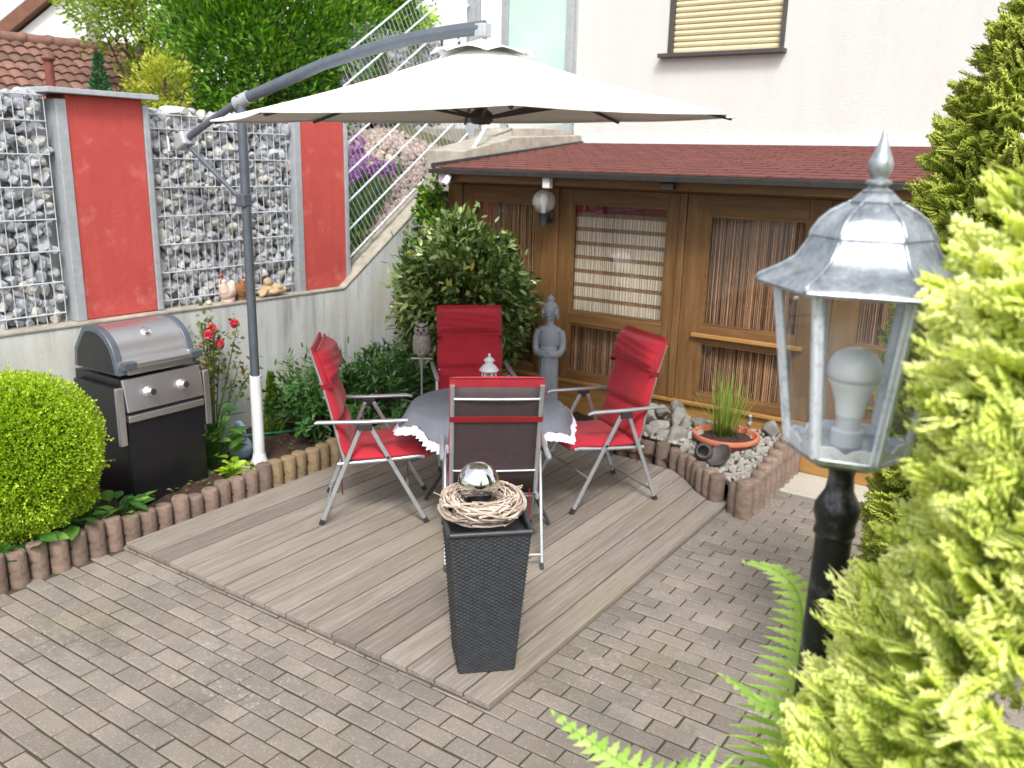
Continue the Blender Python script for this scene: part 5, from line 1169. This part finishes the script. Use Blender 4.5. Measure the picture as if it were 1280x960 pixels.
    def spray(seed, fine=1.0):
        r = np.random.default_rng(seed); V, F = [], []; n = 0
        def put(o, ang, L, w):
            nonlocal n; c, s = math.cos(ang), math.sin(ang); b = twig_blob(L, w*.95); b = np.stack([b[:, 0]*c-b[:, 1]*s, b[:, 0]*s+b[:, 1]*c, b[:, 2]+.12*np.sin(b[:, 0]*3)], -1)+o; V.append(b); F.append(BF+n); n += 6
        put(np.zeros(3), 0, .55, .025)
        for k in range(9):
            t = .12+.088*k
            for s in (1, -1):
                o = np.array([t+(.03 if s > 0 else 0), 0, 0]); ang = s*(.75-.03*k+r.normal(0, .08)); L = (.42-.036*k)*r.uniform(.8, 1.15); put(o, ang, L, .038*fine)
                for q in range(3 if k < 6 else 1):
                    f = .3+.22*q; p = o+np.array([math.cos(ang), math.sin(ang), 0])*L*f
                    for s2 in (1, -1): put(p, ang+s2*(.6+r.normal(0, .08)), L*(.48-.1*q), .034*fine)
        put(np.array([.5, 0, 0]), 0, .5, .036*fine)
        return np.concatenate(V), [np.concatenate(F)]
    sprays = [spray(i) for i in range(5)]
    def thuja(name, label, base, top_z, rfun, n, size, mat, face, zlo):
        T = thing(name, label, 'thuja', base); m = MB(); b = np.array(base)
        z = rng.uniform(zlo, top_z, n); a = rng.uniform(0, 2*PI, n); k = rng.random(n) < face[1]; a[k] = face[0]+rng.normal(0, .85, k.sum()); rr = np.array([rfun(q) for q in z])*(.45+.55*rng.random(n)**.45)*(1+.10*np.sin(5*a+7*z))
        P = np.stack([rr*np.cos(a), rr*np.sin(a), z-b[2]], -1); d = norm(np.stack([np.cos(a), np.sin(a), rng.uniform(.05, 1.0, n)], -1)+unit(n)*.35); up = norm(unit(n)*.8+np.stack([-np.sin(a), np.cos(a), 0*a], -1)*rng.choice([-1, 1], n)[:, None]*.6+(0, 0, .5))
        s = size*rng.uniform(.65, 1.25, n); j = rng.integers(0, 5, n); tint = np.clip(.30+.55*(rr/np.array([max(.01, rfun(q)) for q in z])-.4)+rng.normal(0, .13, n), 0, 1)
        for q in range(5):
            w = j == q
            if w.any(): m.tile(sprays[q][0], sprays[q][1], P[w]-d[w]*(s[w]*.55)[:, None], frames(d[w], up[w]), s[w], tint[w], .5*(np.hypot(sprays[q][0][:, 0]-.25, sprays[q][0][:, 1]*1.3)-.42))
        m.build('foliage', mat, T, smooth=180); t = MB(); t.path([(0, 0, 0), (.01, 0, (top_z-b[2])*.5), (0, 0, top_z-b[2]-.05)], [.035, .022, .006], 8)
        for q in range(40): zz = rng.uniform(zlo, top_z-.1); aa = rng.uniform(0, 2*PI); r0 = rfun(zz)*.8; t.path([(0, 0, zz-b[2]-.08), (r0*math.cos(aa), r0*math.sin(aa), zz-b[2])], [.006, .002], 5)
        t.build('trunk', 'bark', T)
    rg = lambda z: float(np.interp(z, [.5, 1.35, 1.54, 1.65, 1.74, 1.84, 1.95, 2.08, 2.22, 2.32, 2.38], [.30, .30, .28, .225, .195, .195, .205, .19, .11, .04, .005]))
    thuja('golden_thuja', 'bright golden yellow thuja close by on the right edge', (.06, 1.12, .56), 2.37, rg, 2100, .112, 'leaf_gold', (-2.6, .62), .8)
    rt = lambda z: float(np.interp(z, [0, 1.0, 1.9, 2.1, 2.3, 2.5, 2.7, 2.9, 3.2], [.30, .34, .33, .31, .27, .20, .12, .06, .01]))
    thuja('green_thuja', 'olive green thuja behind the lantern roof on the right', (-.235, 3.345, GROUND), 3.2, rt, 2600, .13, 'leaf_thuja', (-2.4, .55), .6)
    # ---- ferns
    def frond(m, pts, W, tw=0.0, n=72, start=14):
        """arching frond along a smooth curve: pinnae on both sides, each pinna a row of leaflets"""
        K = np.array(pts, float); t = np.linspace(0, 1, n); u = np.linspace(0, 1, len(K)); 
        def cr(q):
            f = q*(len(K)-1); i = min(int(f), len(K)-2); g = f-i; a, b, c, e = K[max(i-1, 0)], K[i], K[i+1], K[min(i+2, len(K)-1)]
            return .5*((2*b)+(c-a)*g+(2*a-5*b+4*c-e)*g*g+(3*b-a-3*c+e)*g**3)
        D = np.array([cr(q) for q in np.linspace(0, 1, 300)]); A = np.r_[0, np.cumsum(np.linalg.norm(np.diff(D, axis=0), axis=1))]; P = np.stack([np.interp(t*A[-1], A, D[:, q]) for q in range(3)], -1); L = np.linalg.norm(np.diff(P, axis=0), axis=1).sum(); ds = L/(n-1); TT = norm(np.gradient(P, axis=0)); m.path(P, np.linspace(.004, .0008, n), 5, .35)
        d = norm((P[-1]-P[0])[:2])
        side0 = np.array([-d[1], d[0], 0.0])
        for i in range(start, n):
            T = TT[i]; up = np.cross(T, side0) ; up = up if up[2] > 0 else -up
            q = t[i]; w = W*min(1, (q-.08)/.15)*min(1, (1-q)/.30)**.85+.003
            for s in (1, -1):
                for h in ((0,)):
                    o = P[i]+T*ds*h; pd = norm(side0*s*.94+T*.34+up*(.10+tw*s)); k = max(5, int(w/.0075)); f = (np.arange(k)+.5)/k
                    k = max(6, int(w/.0055)); f = np.linspace(0, 1, k); lp = o+pd*(w*f)[:, None]+np.array([0, 0, -.20])*(w*f**2)[:, None]+T*(.10*w*f**2)[:, None]
                    hw = .0062*(1-f**1.5)*(.8+.5*(np.arange(k) % 2))+.0003; sd = norm(np.cross(pd, up)); e1 = lp+sd*hw[:, None]-up*.0012; e2 = lp-sd*hw[:, None]-up*.0012
                    m.grid(np.stack([e1, lp, e2], 1), np.clip(.45+.25*q+rnd.gauss(0, .10), 0, 1))
    def fern(label, base, specs):
        T = thing('fern', label, 'fern', base, 0, 'ferns below the lamp')
        for s in specs: m = MB(); frond(m, *s); m.build('frond', 'leaf_fern', T)
    fern('light green fern arching in front of the black lamp post', FERN_A, FRONDS_A)
    fern('light green fern whose frond tip rises from the bottom edge below the deck corner', FERN_B, FRONDS_B)
def ray_point(x, y, D): return np.array([0, 0, EYE])+(CR*(x-640)/1076.4-CU*(y-480)/1076.4+CF)*D
FERN_A = (-.30, 1.16, .56)
def rel(base, pts): b = np.array(base); return [(0, 0, .02), (0, 0, .45)]+[ray_point(*p)-b for p in pts]
FRONDS_A = [(rel(FERN_A, [(985, 930, 1.33), (1003, 770, 1.37), (975, 716, 1.39), (930, 702, 1.40)]), .105), (rel(FERN_A, [(985, 925, 1.26), (942, 872, 1.27), (902, 843, 1.29)]), .095),
            (rel(FERN_A, [(1070, 900, 1.35), (1110, 790, 1.40), (1160, 760, 1.44)]), .08), ([(0, 0, .02), (0, 0, .4), (.25, .1, .62), (.45, .15, .5)], .09), ([(0, 0, .02), (-.02, 0, .4), (.2, -.25, .6), (.3, -.45, .45)], .09)]
FERN_B = (-.42, .86, .56)
FRONDS_B = [(rel(FERN_B, [(880, 1000, 1.12), (800, 965, 1.14), (735, 925, 1.16), (692, 890, 1.18)]), .088), (rel(FERN_B, [(930, 1010, 1.12), (870, 985, 1.14), (822, 960, 1.15)]), .07), ([(0, 0, .02), (0, 0, .4), (-.1, -.25, .55), (-.15, -.45, .42)], .09), ([(0, 0, .02), (0, 0, .4), (.2, -.2, .55), (.35, -.3, .42)], .09)]

def build_lamp():
    L = thing('garden_lamp', 'tall garden lamp with a black post and hexagonal silver lantern', 'lamp', (-.253, 1.225, .56), math.radians(33.9)); zb = .56
    Z = lambda z: z-zb
    post = MB(); post.lathe([(.11, 0), (.11, .03), (.075, .06), (.045, .10), (.036, .18), (.034, .3), (.0345, Z(1.45)), (.0315, Z(1.665)), (.0315, Z(1.685))], n=28); post.V = [q*np.array([.82, .82, 1]) for q in post.V]; post.build('post', 'lamp_black', L, smooth=40)
    c = MB(); c.lathe([(.032, Z(1.683)), (.036, Z(1.69)), (.0335, Z(1.697)), (.034, Z(1.705)), (.039, Z(1.718)), (.0385, Z(1.732)), (.030, Z(1.745)), (.024, Z(1.755)), (.021, Z(1.775)), (.023, Z(1.785)), (.03, Z(1.79)), (0, Z(1.79))], n=28); c.V = [q*np.array([.82, .82, 1]) for q in c.V]; c.build('collar', 'lamp_black', L, smooth=40)
    # lantern body: hexagonal, wider at the top; one facet faces the camera
    n = 6; ph = math.radians(-81)
    def hexa(r, z): return np.array([(r*math.cos(ph+k*PI/3), r*math.sin(ph+k*PI/3), Z(z)) for k in range(n)])
    zb0, zt = 1.818, 2.050; rb, rt = .076, .113
    b = MB(); b.lathe([(.03, Z(1.794)), (.057, Z(1.800)), (.077, Z(1.810)), (.080, Z(1.817)), (.075, Z(1.824)), (0, Z(1.824))], n=6, phase=ph); b.build('base_tray', 'silver_black', L)
    B0, T0 = hexa(rb, zb0), hexa(rt, zt)
    for k in range(n):
        p, q = B0[k], T0[k]; o = norm(np.array([p[0], p[1], 0])); f = MB(); f.bar(p, q, .015, .008, o); f.bar(p+o*.005, q+o*.005, .005, .006, o); f.build('corner_bar', 'silver', L, bevel=.0015)
        p2, q2 = B0[(k+1) % n], T0[(k+1) % n]
        g = MB(); i = .985; g.add([p*np.array([i, i, 1]), p2*np.array([i, i, 1]), q2*np.array([i, i, 1]), q*np.array([i, i, 1])], [[0, 1, 2, 3]]); pane = g.build('glass_pane', 'lamp_glass', L)
        # scalloped lower rail and plain upper rail of each face
        m = MB(); N = 24; A, Bv = [], []
        for s in range(N+1):
            t = s/N; e = p*(1-t)+p2*t; u = norm((q+q2)/2-(p+p2)/2); h = .013+.006*abs(math.sin(PI*t*2))**1.4-.004*math.exp(-((t-.5)/.08)**2)+.010*(abs(t-.5)*2)**6; A.append(e); Bv.append(e+u*h)
        oo = norm(np.array([*(p+p2)[:2], 0])); P = np.array([A, Bv]); m.grid(np.array([P[0]+oo*.002, P[1]+oo*.002])); m.grid(np.array([P[1]-oo*.003, P[0]-oo*.003])); m.grid(np.array([P[1]+oo*.002, P[1]-oo*.003])); m.build('lower_rail', 'silver', L)
        m = MB(); m.bar(q, q2, .008, .012, (0, 0, 1)); m.build('upper_rail', 'silver_black', L)
    # roof: bell shaped, six facets with raised hips
    prof = [(.150, 2.044), (.152, 2.048), (.147, 2.055), (.118, 2.069), (.098, 2.082), (.087, 2.095), (.0805, 2.106), (.079, 2.111), (.0805, 2.113), (.0765, 2.120), (.069, 2.132), (.056, 2.144), (.040, 2.153), (.033, 2.156), (.034, 2.159), (.028, 2.164), (.022, 2.170), (.018, 2.171)]
    prof = [(a*.945 if a > .09 else a*.97, z) for a, z in prof]
    r = MB(); r.lathe([(a, Z(z)) for a, z in prof], n=6, phase=ph); roof = r.build('roof', 'silver_black', L, smooth=34, mods=[('SOLIDIFY', dict(thickness=.003))])
    for k in range(n):
        a = ph+k*PI/3; m = MB(); m.path([((x+.0005)*math.cos(a), (x+.0005)*math.sin(a), Z(z)+.0005) for x, z in prof[1:15]], .0026, 6); m.build('hip', 'silver_black', roof, smooth=180)
    f = MB(); f.lathe([(a, Z(2.169+h*.82)) for a, h in ((.018, 0), (.020, .004), (.013, .008), (.011, .012), (.0165, .016), (.0165, .020), (.010, .023), (.0125, .030), (.0155, .040), (.0145, .052), (.009, .068), (.0055, .081), (.003, .092), (.002, .097), (0, .099))], n=22); f.build('finial', 'silver_black', L, smooth=50)
    # holder and LED bulb
    h = MB(); h.lathe([(.022, Z(1.824)), (.022, Z(1.845)), (.017, Z(1.847)), (.017, Z(1.868))], n=20); h.build('socket', 'white_paint', L, smooth=40)
    q = 1.09; bz = lambda z: Z(1.866+(z-1.845)*.84)
    b = MB(); b.lathe([(r*q, bz(z)) for r, z in ((.0165, 1.845), (.0185, 1.862), (.0195, 1.87), (.026, 1.893), (.0300, 1.903), (.0305, 1.905), (0, 1.906))], n=30); b.build('bulb_body', 'bulb_white', L, smooth=40)
    b = MB(); b.lathe([(r*q, bz(z)) for r, z in ((.0300, 1.9055), (.0325, 1.915), (.033, 1.925), (.0305, 1.939), (.0245, 1.950), (.0145, 1.957), (.006, 1.9595), (0, 1.960))], n=30); b.build('bulb_dome', 'bulb_dome', L, smooth=180)

# ================================================================== LIGHT, CAMERA
def build_light():
    w = bpy.data.worlds.new('World'); SC.world = w; w.use_nodes = True; t = w.node_tree; t.nodes.clear()
    to_sun = norm(np.array(SUN)); el = math.asin(to_sun[2]); az = math.atan2(to_sun[0], to_sun[1])
    sky = t.nodes.new('ShaderNodeTexSky'); sky.sky_type = 'NISHITA'; sky.sun_disc = False; sky.sun_elevation = el; sky.sun_rotation = az; sky.air_density = 1.0; sky.dust_density = 4.0; sky.ozone_density = 1.0
    hs = t.nodes.new('ShaderNodeHueSaturation'); hs.inputs['Saturation'].default_value = .22
    bg = t.nodes.new('ShaderNodeBackground'); bg.inputs['Strength'].default_value = SKY; out = t.nodes.new('ShaderNodeOutputWorld')
    t.links.new(sky.outputs[0], hs.inputs['Color']); t.links.new(hs.outputs[0], bg.inputs['Color']); t.links.new(bg.outputs[0], out.inputs['Surface'])
    d = bpy.data.lights.new('sun', 'SUN'); d.energy = SUN_E; d.angle = math.radians(SUN_A); d.color = (1, .965, .91); o = bpy.data.objects.new('sun', d); COL.objects.link(o)
    o.rotation_euler = Vector(-to_sun).to_track_quat('-Z', 'Y').to_euler()
SUN = (.38, -.52, .80); SKY = .15; SUN_E = 1.5; SUN_A = 13; EXPO = .95
def build_camera():
    c = bpy.data.cameras.new('camera'); o = bpy.data.objects.new('camera', c); COL.objects.link(o); SC.camera = o
    c.sensor_fit = 'HORIZONTAL'; c.sensor_width = 36; c.lens = 1076.4/1280*36; c.clip_start = .05; c.clip_end = 300
    M = Matrix.Identity(4)
    for i in range(3): M[i][0], M[i][1], M[i][2] = CR[i], CU[i], -CF[i]
    M[2][3] = EYE; o.matrix_world = M
    c.dof.use_dof = True; c.dof.focus_distance = 3.1; c.dof.aperture_fstop = 5.0
    v = SC.view_settings; v.view_transform = 'Standard'; v.look = 'None'; v.gamma = 1; v.exposure = EXPO; v.use_curve_mapping = False

build_ground(); build_deck(); build_palisades(); build_walls(); build_gabions(); build_slope_garden(); build_house(); build_veranda(); build_far()
build_table_set(); build_umbrella(); build_grill(); build_planter(); build_figures(); build_stone_bed(); build_plants(); build_lamp(); build_light(); build_camera()
